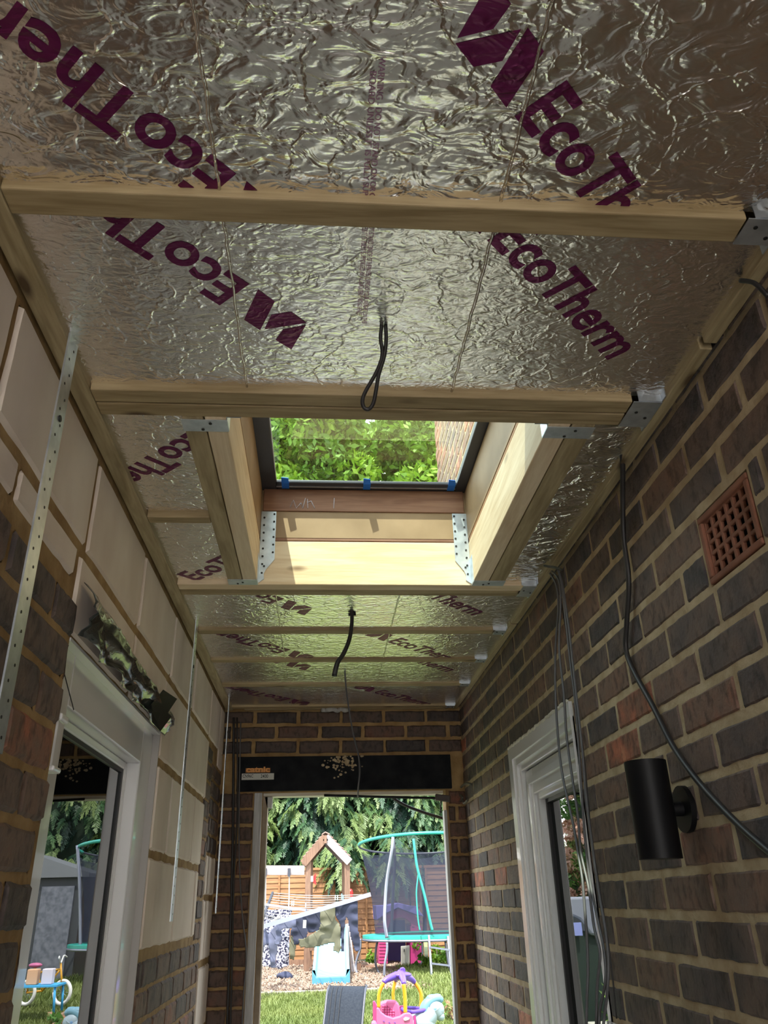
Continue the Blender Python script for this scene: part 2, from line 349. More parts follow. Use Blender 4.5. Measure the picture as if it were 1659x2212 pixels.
# left wall
DO = (1.548, ZF, 2.53, .484)
fnL = lambda a, z, d: (XL+d, a, z)
g = .019
blk = []
def row(z0, z1, ys):
    for i in range(len(ys)-1): blk.append((ys[i]+g/2, z0, ys[i+1]-g/2, z1))
row(.676, .886, [-1.9, -1.56, -1.04, -.52, 0.0, .515, 1.03, 1.548, 2.067, 2.59, 3.09, 3.6, 3.95, 4.14])
row(.585, .652, [-1.9, -1.2, -.7, -.2, .30, .82]); row(.590, .652, [.82, 1.16, 1.50]); row(.49, .652, [1.52, 2.06, 2.53]); row(.414, .652, [2.53, 3.05, 3.58, 3.62]); row(.152, .390, [2.53, 2.80, 3.33, 3.61])
row(-.106, .128, [2.53, 3.045, 3.50, 3.60]); row(.045, .20, [3.79, 3.97, 4.08, 4.14]); row(-.205, .022, [3.79, 3.90, 4.14]); row(-.46, -.232, [3.79, 4.02, 4.14])
blk.append((3.965, .60, 4.14, .68))
vb, fb, tb = bricks(blk, fnL, res=(12, 7), edge=.006, rough=.0012)
lb = [r_ for r_ in course_rects(-1.9, 1.548, ZF, .575, .235, .0855, 1.30, .3045, gap=.016)]
lb += course_rects(2.54, 3.60, ZF, -.125, .225, .078, 2.6, -.13, gap=.012)
lb += course_rects(3.60, 3.775, ZF, .64, .225, .078, 3.6, -.13, gap=.012)
lb += course_rects(3.79, 4.14, .21, .585, .225, .078, 3.8, .21, gap=.012) + course_rects(3.79, 4.14, ZF, -.475, .225, .078, 3.8, -.13, gap=.012)
vl, fl, tl = bricks(lb, fnL, tint=lambda: random.uniform(.12, .58) if random.random() < .92 else random.uniform(.70, .85))
base = [((XL-T_, -1.9, ZF), (XL-.004, DO[0], 1.28), 1), ((XL-T_, DO[0], DO[3]), (XL-.004, DO[2], 1.28), 1), ((XL-T_, DO[2], ZF), (XL-.004, YE+.12, 1.28), 1)]
vj, fj, tj = bricks([(XL-.10, z, XL-.004, z+.0695) for z in np.arange(.3045-.0855*17+.008, .5, .0855)], lambda a, z, d: (a, DO[0]+d, z), res=(6, 5), tint=bt)
struct(wallmesh('wall_left', [(vb, fb, [random.random() for _ in tb], 2), (vl, fl, tl, 0), (vj, flip(fj), tj, 0)], base, ['brick', 'mortar_o', 'block']))
# end wall with the garden opening
EO = (-.285, ZF, .627, .497)
fnE = lambda a, z, d: (a, YE-d, z)
er = course_rects(XL, XR, .676, 1.0, .222, .0755, -.12, .751, gap=.017)
ep = course_rects(XL, -.33, ZF, .50, .235, .0755, -.40, .045, gap=.012) + course_rects(.64, XR, ZF, .50, .235, .0755, .56, .045, gap=.012)
ve, fe, te = bricks(er, fnE, tint=lambda: random.uniform(.1, .75)); vp, fp, tp = bricks(ep, fnE, tint=lambda: random.uniform(.45, .8))
base = [((XL-T_, YE+.005, ZF), (EO[0], YE+.12, 1.28), 1), ((EO[2], YE+.005, ZF), (XR+.006, YE+.12, 1.28), 1), ((EO[0], YE+.005, EO[3]), (EO[2], YE+.12, 1.28), 1)]
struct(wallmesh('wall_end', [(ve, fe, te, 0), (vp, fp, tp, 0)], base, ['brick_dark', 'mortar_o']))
struct(MB().box((XL-T_, -1.95, ZF-.1), (XR+T_, YE+.2, ZF)).build('floor', 'concrete'))
# roof deck above the insulation, with the skylight hole
cl = MB(); SX0, SX1, SY0, SY1 = -.205, .474, 1.384, 2.335
for a, b in (((XL-T_, -1.9), (XR+.004, SY0)), ((XL-T_, SY1), (XR+.004, YE+.12)), ((XL-T_, SY0), (SX0, SY1)), ((SX1, SY0), (XR+.004, SY1))):
    cl.box((a[0], a[1], 1.062), (b[0], b[1], 1.235))
struct(cl.build('ceiling', 'deck'))
# ------------------------------------------------------------------ timbers
def timber(name, a, b, m, label, cat='beam', group=None):
    return tag(MB().box(a, b).build(name, m, bevel=.0025), label, cat, group)
PLi, PRi = -.455, .688
timber('wall_plate', (XL+.002, -1.9, ZC), (PLi, YE-.002, ZC+.16), 'woody', 'long timber wall plate on top of the pale block wall', 'wall plate')
timber('wall_plate', (PRi, -1.9, ZC), (XR-.012, 1.105, ZC+.16), 'woody', 'nearest short piece of timber plate above the air brick wall', 'wall plate')
timber('wall_plate', (PRi, 1.12, ZC), (XR-.012, 2.72, ZC+.16), 'woody', 'middle length of timber plate along the brick wall beside the skylight', 'wall plate')
timber('wall_plate', (PRi, 2.735, ZC), (XR-.012, YE-.002, ZC+.16), 'woody', 'far length of timber plate along the brick wall above the white window', 'wall plate')
JG = 'ceiling joists across the passage'
JX = (PLi+.001, .625); jl = [(.815, .862, JX, 'nearest wide joist crossing below the biggest foil sheet'), (2.800, 2.846, (PLi+.001, .64), 'first thin joist beyond the skylight header'),
      (3.188, 3.233, (PLi+.001, .66), 'second thin joist beyond the skylight header'), (3.598, 3.643, (PLi+.001, .66), 'third thin joist beyond the skylight header'), (4.055, 4.10, (PLi+.001, .66), 'last joist, tight in front of the brick end wall')]
for y0, y1, (x0, x1), lab in jl: timber('ceiling_joist', (x0, y0, ZC), (x1, y1, ZC+.155), 'woodx', lab, 'joist', JG)
timber('header_joist', (PLi+.001, 1.295, ZC), (.625, 1.3365, ZC+.155), 'woodx', 'near half of the doubled header in front of the skylight', 'joist')
timber('header_joist', (PLi+.001, 1.3415, ZC), (.625, 1.3835, ZC+.155), 'woodx', 'half of the doubled near header that touches the skylight', 'joist')
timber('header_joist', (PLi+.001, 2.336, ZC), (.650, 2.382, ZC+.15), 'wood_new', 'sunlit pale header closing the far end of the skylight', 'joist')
timber('header_joist', (PLi+.001, 2.3845, ZC), (.640, 2.431, ZC+.15), 'woodx', 'far half of the doubled header behind the skylight', 'joist')
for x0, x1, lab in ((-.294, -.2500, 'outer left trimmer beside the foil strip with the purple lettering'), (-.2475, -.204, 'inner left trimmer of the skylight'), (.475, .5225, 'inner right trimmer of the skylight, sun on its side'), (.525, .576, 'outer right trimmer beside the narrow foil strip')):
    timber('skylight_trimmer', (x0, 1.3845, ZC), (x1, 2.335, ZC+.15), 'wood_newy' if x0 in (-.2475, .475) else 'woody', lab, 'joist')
timber('noggin', (PLi+.001, 1.858, ZC), (-.2945, 1.894, ZC+.1), 'woodx', 'short cross timber between the left wall plate and the trimmers', 'beam')
timber('wall_ledger', (PLi+.06, 4.103, ZC-.002), (.66, 4.132, ZC+.03), 'woodx', 'thin timber lying along the top of the brick end wall', 'beam')
# shaft linings above the joists
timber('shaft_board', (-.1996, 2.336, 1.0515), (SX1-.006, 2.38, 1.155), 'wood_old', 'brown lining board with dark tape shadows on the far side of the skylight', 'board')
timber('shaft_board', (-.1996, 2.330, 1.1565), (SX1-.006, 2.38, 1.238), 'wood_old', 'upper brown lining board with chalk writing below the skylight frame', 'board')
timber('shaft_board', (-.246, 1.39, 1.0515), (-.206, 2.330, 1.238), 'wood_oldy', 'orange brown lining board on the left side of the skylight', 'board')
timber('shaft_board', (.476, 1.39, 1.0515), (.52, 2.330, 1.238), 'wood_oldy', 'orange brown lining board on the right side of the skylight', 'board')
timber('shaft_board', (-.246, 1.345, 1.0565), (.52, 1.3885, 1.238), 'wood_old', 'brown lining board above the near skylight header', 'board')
# chalk marks on the upper board
ck = MB()
def chalk(px): ck.tube([PY(x, y, 2.3285) for x, y in px], .0012, 5, smooth_path=False)
chalk([(627,1095),(634,1080),(640,1098),(650,1086)]); chalk([(650,1086),(654,1098),(660,1076)]); chalk([(664,1078),(665,1098)]); chalk([(664,1086),(672,1082)]); chalk([(672,1082),(680,1098)]); tag(ck.build('chalk_mark', 'chalk'), 'pale scribbled chalk letters on the upper brown skylight board', 'marking')
ck = MB(); chalk([(722,1076),(721,1098)]); tag(ck.build('chalk_mark', 'chalk'), 'single chalk stroke right of the scribbled chalk letters', 'marking')
# ------------------------------------------------------------------ insulation boards with printed foil
R2 = math.sqrt(.5)
def textmesh(body, font_off=.022, bold=True):
    cu = bpy.data.curves.new('t', 'FONT'); cu.body = body; cu.size = 1; cu.offset = font_off; cu.resolution_u = 5
    o = bpy.data.objects.new('t', cu); COL.objects.link(o)
    dg = bpy.context.evaluated_depsgraph_get(); me = bpy.data.meshes.new_from_object(o.evaluated_get(dg))
    V = [tuple(v.co)[:2] for v in me.vertices]; Fs = [tuple(p.vertices) for p in me.polygons]
    bpy.data.objects.remove(o); bpy.data.curves.remove(cu); bpy.data.meshes.remove(me)
    V = np.array(V); mn_ = V.min(0); mx_ = V.max(0)
    return V, Fs, mn_, mx_
TV, TF, T0, T1 = textmesh('EcoTherm')
LOGO = [[(-.018,0),(-.0564,.0014),(-.089,.076),(-.0517,.0753)], [(-.075,.031),(-.0923,0),(-.1305,.001),(-.093,.069)], [(-.1345,.0066),(-.164,.075),(-.1258,.0761),(-.1153,.0445)]]
DIR = {'R': ((R2, R2), (R2, -R2)), 'L': ((-R2, -R2), (-R2, R2)), 'C1': ((-R2, R2), (R2, R2)), 'C2': ((R2, -R2), (-R2, -R2))}
def clip_poly(P, x0, x1, y0, y1):
    for ax, lim, sgn in ((0, x0, 1), (0, x1, -1), (1, y0, 1), (1, y1, -1)):
        out = []
        for i in range(len(P)):
            a, b = P[i], P[(i+1) % len(P)]; ia = (a[ax]-lim)*sgn >= 0; ib = (b[ax]-lim)*sgn >= 0
            if ia: out.append(a)
            if ia != ib:
                t_ = (lim-a[ax])/(b[ax]-a[ax]); out.append((a[0]+(b[0]-a[0])*t_, a[1]+(b[1]-a[1])*t_))
        P = out
        if len(P) < 3: return []
    return P
def board(x0, x1, y0, y1, fm, ink, label, prints, small=None, zb=ZB):
    t = thing('insulation_board', label, 'insulation board', ((x0+x1)/2, (y0+y1)/2, zb), 'foil insulation boards between the joists')
    b = MB(); nx = max(2, int((x1-x0)/.02)); ny = max(2, int((y1-y0)/.02))
    # foil sheet with shallow real undulation and two pressed fold lines
    vs = []
    for j in range(ny+1):
        for i in range(nx+1):
            x = x0+(x1-x0)*i/nx; y = y0+(y1-y0)*j/ny
            vs.append((x, y, zb))
    b.add(vs, [(j*(nx+1)+i, (j+1)*(nx+1)+i, (j+1)*(nx+1)+i+1, j*(nx+1)+i+1) for j in range(ny) for i in range(nx)])
    b.add([(x0,y0,zb),(x1,y0,zb),(x1,y1,zb),(x0,y1,zb),(x0,y0,zb+.08),(x1,y0,zb+.08),(x1,y1,zb+.08),(x0,y1,zb+.08)], [(4,5,6,7),(0,1,5,4),(1,2,6,5),(2,3,7,6),(3,0,4,7)])
    b.build('foil_facing', fm, t)
    fo = MB()
    for fx in (-.154, .253):
        if x0 < fx < x1:
            pts = []; y = y0
            while y < y1: pts.append((fx+random.uniform(-.0015, .0015), y, zb+.0005)); y += .02
            pts.append((fx, y1, zb)); MB().tube(pts, .0028, 5, smooth_path=False).build('fold_line', fm, t)
    for (ex, ey, md, full) in prints:
        u, w_ = DIR[md]; tb_ = MB()
        def put(P):
            Q = clip_poly([(ex+u[0]*a+w_[0]*c, ey+u[1]*a+w_[1]*c) for a, c in P], x0+.001, x1-.001, y0+.001, y1-.001)
            if len(Q) > 2:
                ar = sum(Q[i][0]*Q[(i+1) % len(Q)][1]-Q[(i+1) % len(Q)][0]*Q[i][1] for i in range(len(Q)))
                if ar > 0: Q = Q[::-1]
                tb_.add([(p[0], p[1], zb-.0006) for p in Q], [tuple(range(len(Q)))])
        S = (TV-T0)/(T1-T0)*np.array([.408, .0775])
        for f_ in TF: put([tuple(S[i]) for i in f_])
        for P in LOGO: put(P)
        if tb_.v: tb_.build('printed_lettering', ink, t)
    if small:
        sm_ = MB()
        for (line, xx, ys, ln) in small:
            V_, F_, a0, a1 = textmesh(line, .0)
            S = (V_-a0)/(a1-a0)*np.array([ln, .0085])
            for f_ in F_:
                Q = clip_poly([(xx+S[i][1], ys+S[i][0]) for i in f_], x0, x1, y0+.001, y1-.001)
                if len(Q) > 2: sm_.add([(p[0], p[1], zb-.0006) for p in Q], [tuple(range(len(Q)))])
        sm_.build('warning_text', 'inkS', t)
    return t
L1 = 'WARNING - DO NOT STAND ON OR OTHERWISE SUPPORT YOUR WEIGHT ON THIS'; L2 = 'BOARD UNLESS IT IS FULLY SUPPORTED BY A LOAD BEARING SURFACE'
board(PLi, PRi, -1.8, .815, 'foilA', 'inkA', 'nearest and most wrinkled foil sheet, at the top of the view', [(-.127, .786, 'L', 1), (.2415, .677, 'R', 1)],
      [(L1, .060, .605, .46), (L2, .050, .625, .43)])
board(PLi, PRi, .862, 1.295, 'foilB', 'inkB', 'foil sheet between the first joist and the skylight, looped cable below it', [(-.126, 1.005, 'L', 1), (.2466, .892, 'R', 1)],
      [(L1, .063, .81, .285), (L2, .053, .83, .245)])
board(PLi, -.294, 1.384, 1.857, 'foilB', 'inkB', 'small foil piece left of the skylight, nearer than the noggin', [(-.284, 1.4545, 'C1', 1)])
board(PLi, -.294, 1.895, 2.336, 'foilB', 'inkB', 'small foil piece left of the skylight, beyond the noggin', [(-.3947, 2.3655-.02, 'C2', 1)])
board(.576, PRi, 1.384, 2.336, 'foilA', 'inkA', 'narrow foil strip with no lettering, right of the skylight', [])
board(PLi, PRi, 2.431, 2.80, 'foilB', 'inkB', 'foil sheet just beyond the skylight header', [(-.127, 2.489, 'L', 1), (.2446, 2.369, 'R', 1)], zb=.91)
board(PLi, PRi, 2.846, 3.188, 'foilB', 'inkB', 'foil sheet, second beyond the skylight, with two whole logos', [(-.1243, 3.071, 'L', 1), (.2504, 2.9706, 'R', 1)], zb=.908)
board(PLi, PRi, 3.233, 3.598, 'foilB', 'inkB', 'foil sheet, third beyond the skylight, where a thin cable drops', [(-.137, 3.2185, 'L', 1), (.2583, 3.1305, 'R', 1)], zb=.908)
board(PLi, PRi, 3.643, 4.055, 'foilB', 'inkB', 'farthest foil sheet, next to the brick end wall', [(-.1504, 3.91, 'L', 1), (.2416, 3.7978, 'R', 1)], zb=.908)
# ------------------------------------------------------------------ skylight
sk = MB()
z0, z1 = 1.2385, 1.262
sk.box((-.245, SY0, z0), (-.158, 2.375, z1)); sk.box((.440, SY0, z0), (.52, 2.375, z1)); sk.box((-.158, 2.286, z0), (.440, 2.375, .5*(z0+z1))); sk.box((-.158, SY0, z0), (.440, 1.445, z1))
wnd = struct(sk.build('window_2', 'frame', bevel=.003), 'flat roof skylight with dark frame over the timber shaft')
sk = MB().box((-.159, 1.44, 1.245), (.441, 2.289, 1.249)); sk.build('glass_pane', 'glass_roof', wnd)
sk = MB(); sk.box((-.158, 2.310, 1.2365), (.440, 2.316, 1.2384)); sk.box((-.158, 1.446, 1.239), (-.1555, 2.285, 1.244)); sk.build('spacer_bar', 'galv', wnd)
for px in (617, 792, 973):
    c = PY(px, 1046, 2.31); d = .012
    tb_ = MB().add([(c.x-d, 2.322, 1.2355), (c.x+d, 2.322, 1.2355), (c.x+d, 2.285, 1.2355), (c.x-d, 2.285, 1.2355), (c.x-d*1.05, 2.262, 1.2440), (c.x+d*.8, 2.266, 1.2440)], [(0,1,2,3), (3,2,5,4)])
    tag(tb_.build('tape_tab', 'tape', solid=.0012), {617: 'blue tape tab at the left end of the skylight frame', 792: 'blue tape tab in the middle of the skylight frame', 973: 'blue tape tab at the right end of the skylight frame'}[px], 'tape', 'blue tape tabs on the skylight frame')
# ------------------------------------------------------------------ metal hangers and straps
def screwholes(mb, cs, nrm, r=.0034):
    for c in cs: mb.cyl(c, r, .0012, nrm, 10, 1)
def hanger(label, fn):
    mb = MB(); fn(mb); return tag(mb.build('joist_hanger', ['galv', 'hole']), label, 'joist hanger', 'galvanised joist hangers')
def h_far(xin, xout, sgn):
    def fn(mb):
        e = .0016; yb = 2.3345
        x1 = xin+sgn*.048
        prof = [(xin, .905), (xin+sgn*.018, .918), (xin+sgn*.016, .935), (xin+sgn*.022, .95), (x1, .985), (x1, 1.155), (xin, 1.155)]
        mb.prism([(x, yb, z) for x, z in prof], (0, -e, 0))
        mb.box((min(xin, xout), 2.292, ZC-e), (max(xin, xout), 2.334, ZC-.0001))
        mb.box((xin-sgn*.0015, 2.292, ZC), (xin+sgn*.0003, 2.3345, .99))
        cs = [(xin+sgn*.042, yb-e-.0006, z) for z in (1.145, 1.118, 1.09, 1.063, 1.036, 1.009)]+[(xin+sgn*.010, yb-e-.0006, z) for z in (1.132, 1.105, 1.078, 1.05, 1.022, .995, .968)]+[(xin+sgn*.010, yb-e-.0006, .938), (xin+sgn*.016, yb-e-.0006, .968-.007)]
        screwholes(mb, cs, (0, -1, 0)); screwholes(mb, [((xin+xout)/2, 2.312, ZC-e-.0006), ((xin+xout)/2-.016, 2.322, ZC-e-.0006)], (0, 0, -1))
    return fn
hanger('perforated hanger plate at the far left corner of the skylight', h_far(-.2035, -.294, 1)); hanger('perforated hanger plate at the far right corner of the skylight', h_far(.4745, .576, -1))
def h_near(x0, x1, xin, s):
    def fn(mb):
        mb.box((x0, 1.393, ZC-.0018), (x1, 1.437, ZC-.0001)); mb.box((xin-.001, 1.393, ZC), (xin+.001, 1.437, ZC+.05)); mb.box((xin, 1.3838, ZC), (xin+s*.03, 1.3852, ZC+.05))
        screwholes(mb, [((x0+x1)/2-.006, 1.428, ZC-.0024), ((x0+x1)/2+.012, 1.405, ZC-.0024)], (0, 0, -1))
    return fn
hanger('bright hanger strap under the near end of the left trimmers', h_near(-.296, -.2025, -.2025, 1)); hanger('bright hanger strap under the near end of the right trimmers', h_near(.473, .578, .4735, -1))
def h_side(x0, x1, y0, y1):
    def fn(mb):
        mb.box((x0, y0, ZC-.0018), (x1, y1, ZC-.0001)); mb.box((x1-.002, y0-.02, ZC), (x1, y0, ZC+.07)); mb.box((x1-.002, y1, ZC), (x1, y1+.02, ZC+.07))
        mb.box((x1-.05, y0-.0018, ZC), (x1, y0-.0002, ZC+.07))
        screwholes(mb, [((x0+x1)/2-.012, (y0+y1)/2-.01, ZC-.0024), ((x0+x1)/2+.014, (y0+y1)/2+.01, ZC-.0024)], (0, 0, -1))
    return fn
hanger('dark metal hanger at the right end of the nearest joist', h_side(.626, .686, .813, .864))
hanger('two hole metal hanger at the right end of the near skylight header', h_side(.626, .686, 1.293, 1.3855))
hanger('metal hanger at the right end of the far skylight header', h_side(.643, .687, 2.334, 2.433))
for i, (y0, y1) in enumerate(((2.798, 2.848), (3.186, 3.235), (3.596, 3.645), (4.053, 4.101))):
    hanger(['metal hanger at the right end of the first thin joist', 'metal hanger at the right end of the second thin joist', 'metal hanger at the right end of the third thin joist', 'metal hanger at the right end of the last joist'][i], h_side(.645, .687, y0, y1))
def strap(y, z0, z1, x, w, label):
    mb = MB(); mb.box((x, y, z0), (x+.003, y+w, z1)); mb.box((x-.03, y-.001, z0), (x+.003, y+.001, z1)) if False else None
    z = z0+.02; k = 0
    while z < z1-.01:
        mb.cyl((x+.003, y+w*(.35 if k % 2 else .65), z), .0026, .0006, (1, 0, 0), 8, 1); z += .026; k += 1
    mb.cyl((x+.003, y+w*.5, z1-.18), .006, .002, (1, 0, 0), 10, 1)
    tag(mb.build('restraint_strap', ['galv', 'hole']), label, 'metal strap', 'perforated restraint straps')
strap(1.145, .20, .93, PLi+.001, .045, 'long perforated steel strap nearest the camera on the left wall')
strap(2.74, -.04, .935, PLi+.001, .042, 'long steel strap hanging on the block wall right of the left door')
strap(3.90, -.03, .93, PLi+.001, .03, 'far steel strap in the corner next to the end wall')
# ------------------------------------------------------------------ air brick
ab = thing('air_brick', 'square terracotta air brick with a lattice of holes in the right wall', 'air brick', (XR, AB[0]+.1, AB[1]))
y0, z0, y1, z1 = AB; y0 += .003; y1 -= .003; z0 += .004; z1 -= .004
ms = MB(); ms.box((XR+.012, y0, z0), (XR+.05, y1, z0+.012)); ms.box((XR-.002, y0, z0), (XR+.012, y1, z0+.012)); ms.box((XR-.002, y0, z1-.012), (XR+.05, y1, z1)); ms.box((XR-.002, y0, z0+.012), (XR+.05, y0+.014, z1-.012)); ms.box((XR-.002, y1-.014, z0+.012), (XR+.05, y1, z1-.012))
ms.build('rim', 'terra', ab, bevel=.003)
ms = MB(); N = 6; K = 5
ya, yb, za, zb_ = y0+.014, y1-.014, z0+.012, z1-.012
for i in range(N+1):
    yy = ya+(yb-ya)*i/N; ms.box((XR+.004, yy-.0042, za), (XR+.012, yy+.0042, zb_))
for k in range(K+1):
    zz = za+(zb_-za)*k/K; ms.box((XR+.0045, ya, zz-.004), (XR+.0115, yb, zz+.004))
ms.build('lattice', 'terra', ab, bevel=.002)
MB().box((XR+.062, y0, z0), (XR+.066, y1, z1)).build('cavity_shade', 'hole', ab)  # near-black plate, paints the shade seen through the lattice
# ------------------------------------------------------------------ right window
def ringframe(x0, x1, o, i, mat_, name, parent, bevel=.004, bottom=True):
    (a0, c0, a1, c1), (b0, d0, b1, d1) = o, i
    mb = MB(); mb.box((x0, a0, c0), (x1, b0, c1)); mb.box((x0, b1, c0), (x1, a1, c1)); mb.box((x0, b0, d1), (x1, b1, c1)); mb.box((x0, b0, c0), (x1, b1, d0))
    return mb.build(name, mat_, parent, bevel=bevel)
win = struct(ringframe(.732, .80, (2.252, -.62, 3.052, .502), (2.256, -.53, 2.96, .416), 'pvc', 'window_1', None), 'white plastic window in the right brick wall')
# moulded steps
ringframe(.715, .735, (2.252, -.62, 3.075, .51), (2.2525, -.60, 3.02, .466), 'pvc', 'outer_moulding', win, .006)
ringframe(.722, .735, (2.252, -.60, 3.022, .468), (2.2525, -.55, 2.985, .44), 'pvc', 'inner_moulding', win, .005)
sash = ringframe(.745, .80, (2.254, -.535, 2.955, .412), (2.29, -.46, 2.865, .325), 'pvc', 'sash', win, .004)
ringframe(.738, .752, (2.254, -.535, 2.925, .385), (2.255, -.51, 2.90, .362), 'pvc', 'sash_bead', sash, .004)
ringframe(.756, .79, (2.27, -.47, 2.872, .332), (2.30, -.45, 2.845, .305), 'pvc', 'glazing_bead', sash, .005)
ringframe(.779, .791, (2.28, -.47, 2.85, .308), (2.31, -.44, 2.828, .292), 'gasket', 'gasket', sash, 0)
MB().box((.790, 2.28, -.47), (.794, 2.85, .31)).build('glass_pane', 'glass', sash)
fm = MB()                                        # foam bead along the top
pts = [(.716+random.uniform(-.002, .002), y, .512+random.uniform(-.003, .003)) for y in np.arange(2.26, 3.07, .012)]
fm.tube(pts, .0055, 6, smooth_path=False); tag(fm.build('sealant_bead', mat('foam', (.75, .72, .62), bump=1, bscale=120, rough=.9)), 'pale crumbly sealant bead along the top of the white window', 'sealant')
# boxes added behind the panes, unlit gloom put into their near-black colour
def room(name, a, b, open_side):
    mb = MB(); mb.box(a, b); o = mb.build(name, 'room'); me = o.data
    bm = bmesh.new(); bm.from_mesh(me)
    for f_ in list(bm.faces):
        if (f_.normal-Vector(open_side)).length < .1: bm.faces.remove(f_)
    bm.to_mesh(me); bm.free(); return struct(o)
room('wall_room_right', (XR+T_+.002, 1.0, -1.25), (3.2, 4.9, 1.15), (-1, 0, 0)); room('wall_room_left', (-3.5, .6, -1.25), (XL-T_-.002, 4.4, 1.0), (1, 0, 0))
# ------------------------------------------------------------------ left door
door = struct(ringframe(-.58, -.517, (1.44, ZF+.01, 2.528, .482), (1.66, -1.15, 2.39, .372), 'pvc', 'door_1', None), 'white plastic glazed door frame in the left wall')
MB().box((-.519, 1.50, -1.2), (-.5165, 1.552, .44)).build('frame_cover', 'pvc', door)
ringframe(-.575, -.552, (1.66, -1.15, 2.39, .372), (1.70, -1.1, 2.36, .350), 'pvc', 'glazing_bead', door, .004)
ringframe(-.572, -.555, (1.70, -1.1, 2.362, .352), (1.712, -1.08, 2.342, .340), 'gasket', 'gasket', door, 0)
MB().box((-.566, 1.69, -1.1), (-.560, 2.36, .355)).build('glass_pane', 'glass', door)
MB().tube([(-.5165, 1.553, .452), (-.5165, 1.70, .374)], .0012, 4).build('mitre_joint', 'hole', door)
MB().box((-.565, 2.5275, ZF+.01), (-.4965, 2.5335, .484)).build('reveal_trim', mat('reveal', (.40, .38, .36)), door)
MB().box((-.58, 1.549, .4765), (-.4965, 2.527, .4835)).build('head_trim', 'pvc', door)
kp = MB(); kp.box((-.517, 1.552, .235), (-.497, 1.585, .33)); kp.box((-.517, 1.548, .322), (-.490, 1.594, .336)); kp.box((-.517, 1.548, .230), (-.490, 1.594, .240)); kp.build('latch_keep', 'pvc', door, bevel=.004)
# sagging black membrane over the door head
def sheet(name, top, bot, xs, m, label, cat, folds=1.0, n=60, k=10):
    V = []; 
    for i in range(n+1):
        t_ = i/n
        for j in range(k+1):
            s_ = j/k
            y = top[0][0]+(top[1][0]-top[0][0])*t_ + .01*math.sin(9*s_+3*t_); zt = top[0][1]+(top[1][1]-top[0][1])*t_; zb2 = bot[0][1]+(bot[1][1]-bot[0][1])*t_
            z = zt+(zb2-zt)*s_ + .006*mn.noise(Vector((t_*9, s_*2, 3)))
            x = xs + folds*(.026*math.sin(math.pi*min(1, s_*1.1))+.028*abs(mn.noise(Vector((t_*5, s_*4.2, 1))))*(.4+s_)+.010*abs(mn.noise(Vector((t_*22, s_*7, 5)))))
            V.append((max(x, xs), y, z))
    Fs = [(i*(k+1)+j, (i+1)*(k+1)+j, (i+1)*(k+1)+j+1, i*(k+1)+j+1) for i in range(n) for j in range(k)]
    o = npmesh(name, V, Fs, m, smooth=True); s_ = o.modifiers.new('s', 'SOLIDIFY'); s_.thickness = .0012
    return tag(o, label, cat) if label else o
mem = sheet('plastic_membrane', [(1.55, .60), (2.52, .560)], [(1.55, .49), (2.52, .470)], XL+.006, 'dpc', 'crumpled black plastic membrane sagging over the left door head', 'plastic sheet')
fl = MB(); A = PX(345, 1500, -.47); q = [PX(352, 1490, -.46), PX(382, 1510, -.45), PX(362, 1540, -.45), PX(370, 1548, -.445), PX(346, 1580, -.45), PX(328, 1560, -.46), PX(326, 1522, -.46)]
fl.prism(q, (.001, 0, .0005)); f2_ = [PX(326, 1535, -.45), PX(345, 1540, -.44), PX(338, 1562, -.44)]; fl.prism(f2_, (.001, 0, 0))
o = fl.build('torn_flap', 'black', mem)
# ------------------------------------------------------------------ lintel and things at the end wall
li = thing('steel_lintel', 'black steel lintel over the garden opening', 'lintel', (.14, YE-.01, .5))
MB().box((-.415, YE-.012, .502), (.66, YE+.10, .667)).build('lintel_body', 'lintel', li, bevel=.003)
sp = MB()
for k in range(90):
    a = random.gauss(.10, .04); z = .665-abs(random.gauss(0, .04)); r_ = random.uniform(.002, .007)
    sp.ell((a, YE-.012, max(z, .56)), (r_*1.3, .0035, r_), 7, 5)
sp.build('mortar_splash', 'mortar', li)
MB().box((-.392, YE-.0138, .556), (-.233, YE-.012, .586)).build('label_strip', 'label', li)
def flattext(body, x0, x1, z0, z1, y, m, parent, name, off=.0):
    V_, F_, a0, a1 = textmesh(body, off); S = (V_-a0)/(a1-a0)
    MB().add([(x0+(x1-x0)*p[0], y, z0+(z1-z0)*p[1]) for p in S], F_).build(name, m, parent)
flattext('CN96C', -.387, -.335, .566, .582, YE-.0144, 'hole', li, 'lettering', .01); flattext('2400', -.298, -.262, .564, .581, YE-.0144, 'hole', li, 'lettering', .01)
MB().box((-.374, YE-.0132, .590), (-.252, YE-.012, .612)).build('logo_patch', mat('patch', (.30, .11, .02)), li)
flattext('catnic', -.372, -.254, .591, .618, YE-.0144, mat('logo_orange', (.75, .33, .09)), li, 'logo', .04)
tag(MB().box((-.285, YE+.035, .482), (.62, YE+.11, .4995)).build('soffit_batten', 'cream', bevel=.002), 'cream timber batten along the underside of the black lintel', 'batten')
tag(MB().box((-.325, YE-.010, ZF), (-.287, YE+.02, .495)).build('jamb_strip', 'weather', bevel=.003), 'weathered grey timber strip down the left edge of the opening', 'timber strip')
tag(MB().box((-.2848, YE+.03, ZF), (-.262, YE+.118, .48)).build('jamb_lining', mat('jamb', (.22, .17, .12), (.36, .29, .21), 9, rough=.9, bump=.6)), 'brown rough lining inside the left jamb of the opening', 'timber strip')
tag(MB().box((.613, YE-.008, ZF), (.628, YE+.05, .40)).build('jamb_strip', 'weather', bevel=.002), 'narrow weathered timber strip down the right edge of the opening', 'timber strip')
tag(MB().prism([PY(572, 1722, YE+.03), PY(589, 1722, YE+.03), PY(587, 1745, YE+.03), PY(577, 1745, YE+.03)], (0, .04, 0)).build('white_bracket', 'white'), 'small white bracket in the top left corner of the opening', 'bracket')
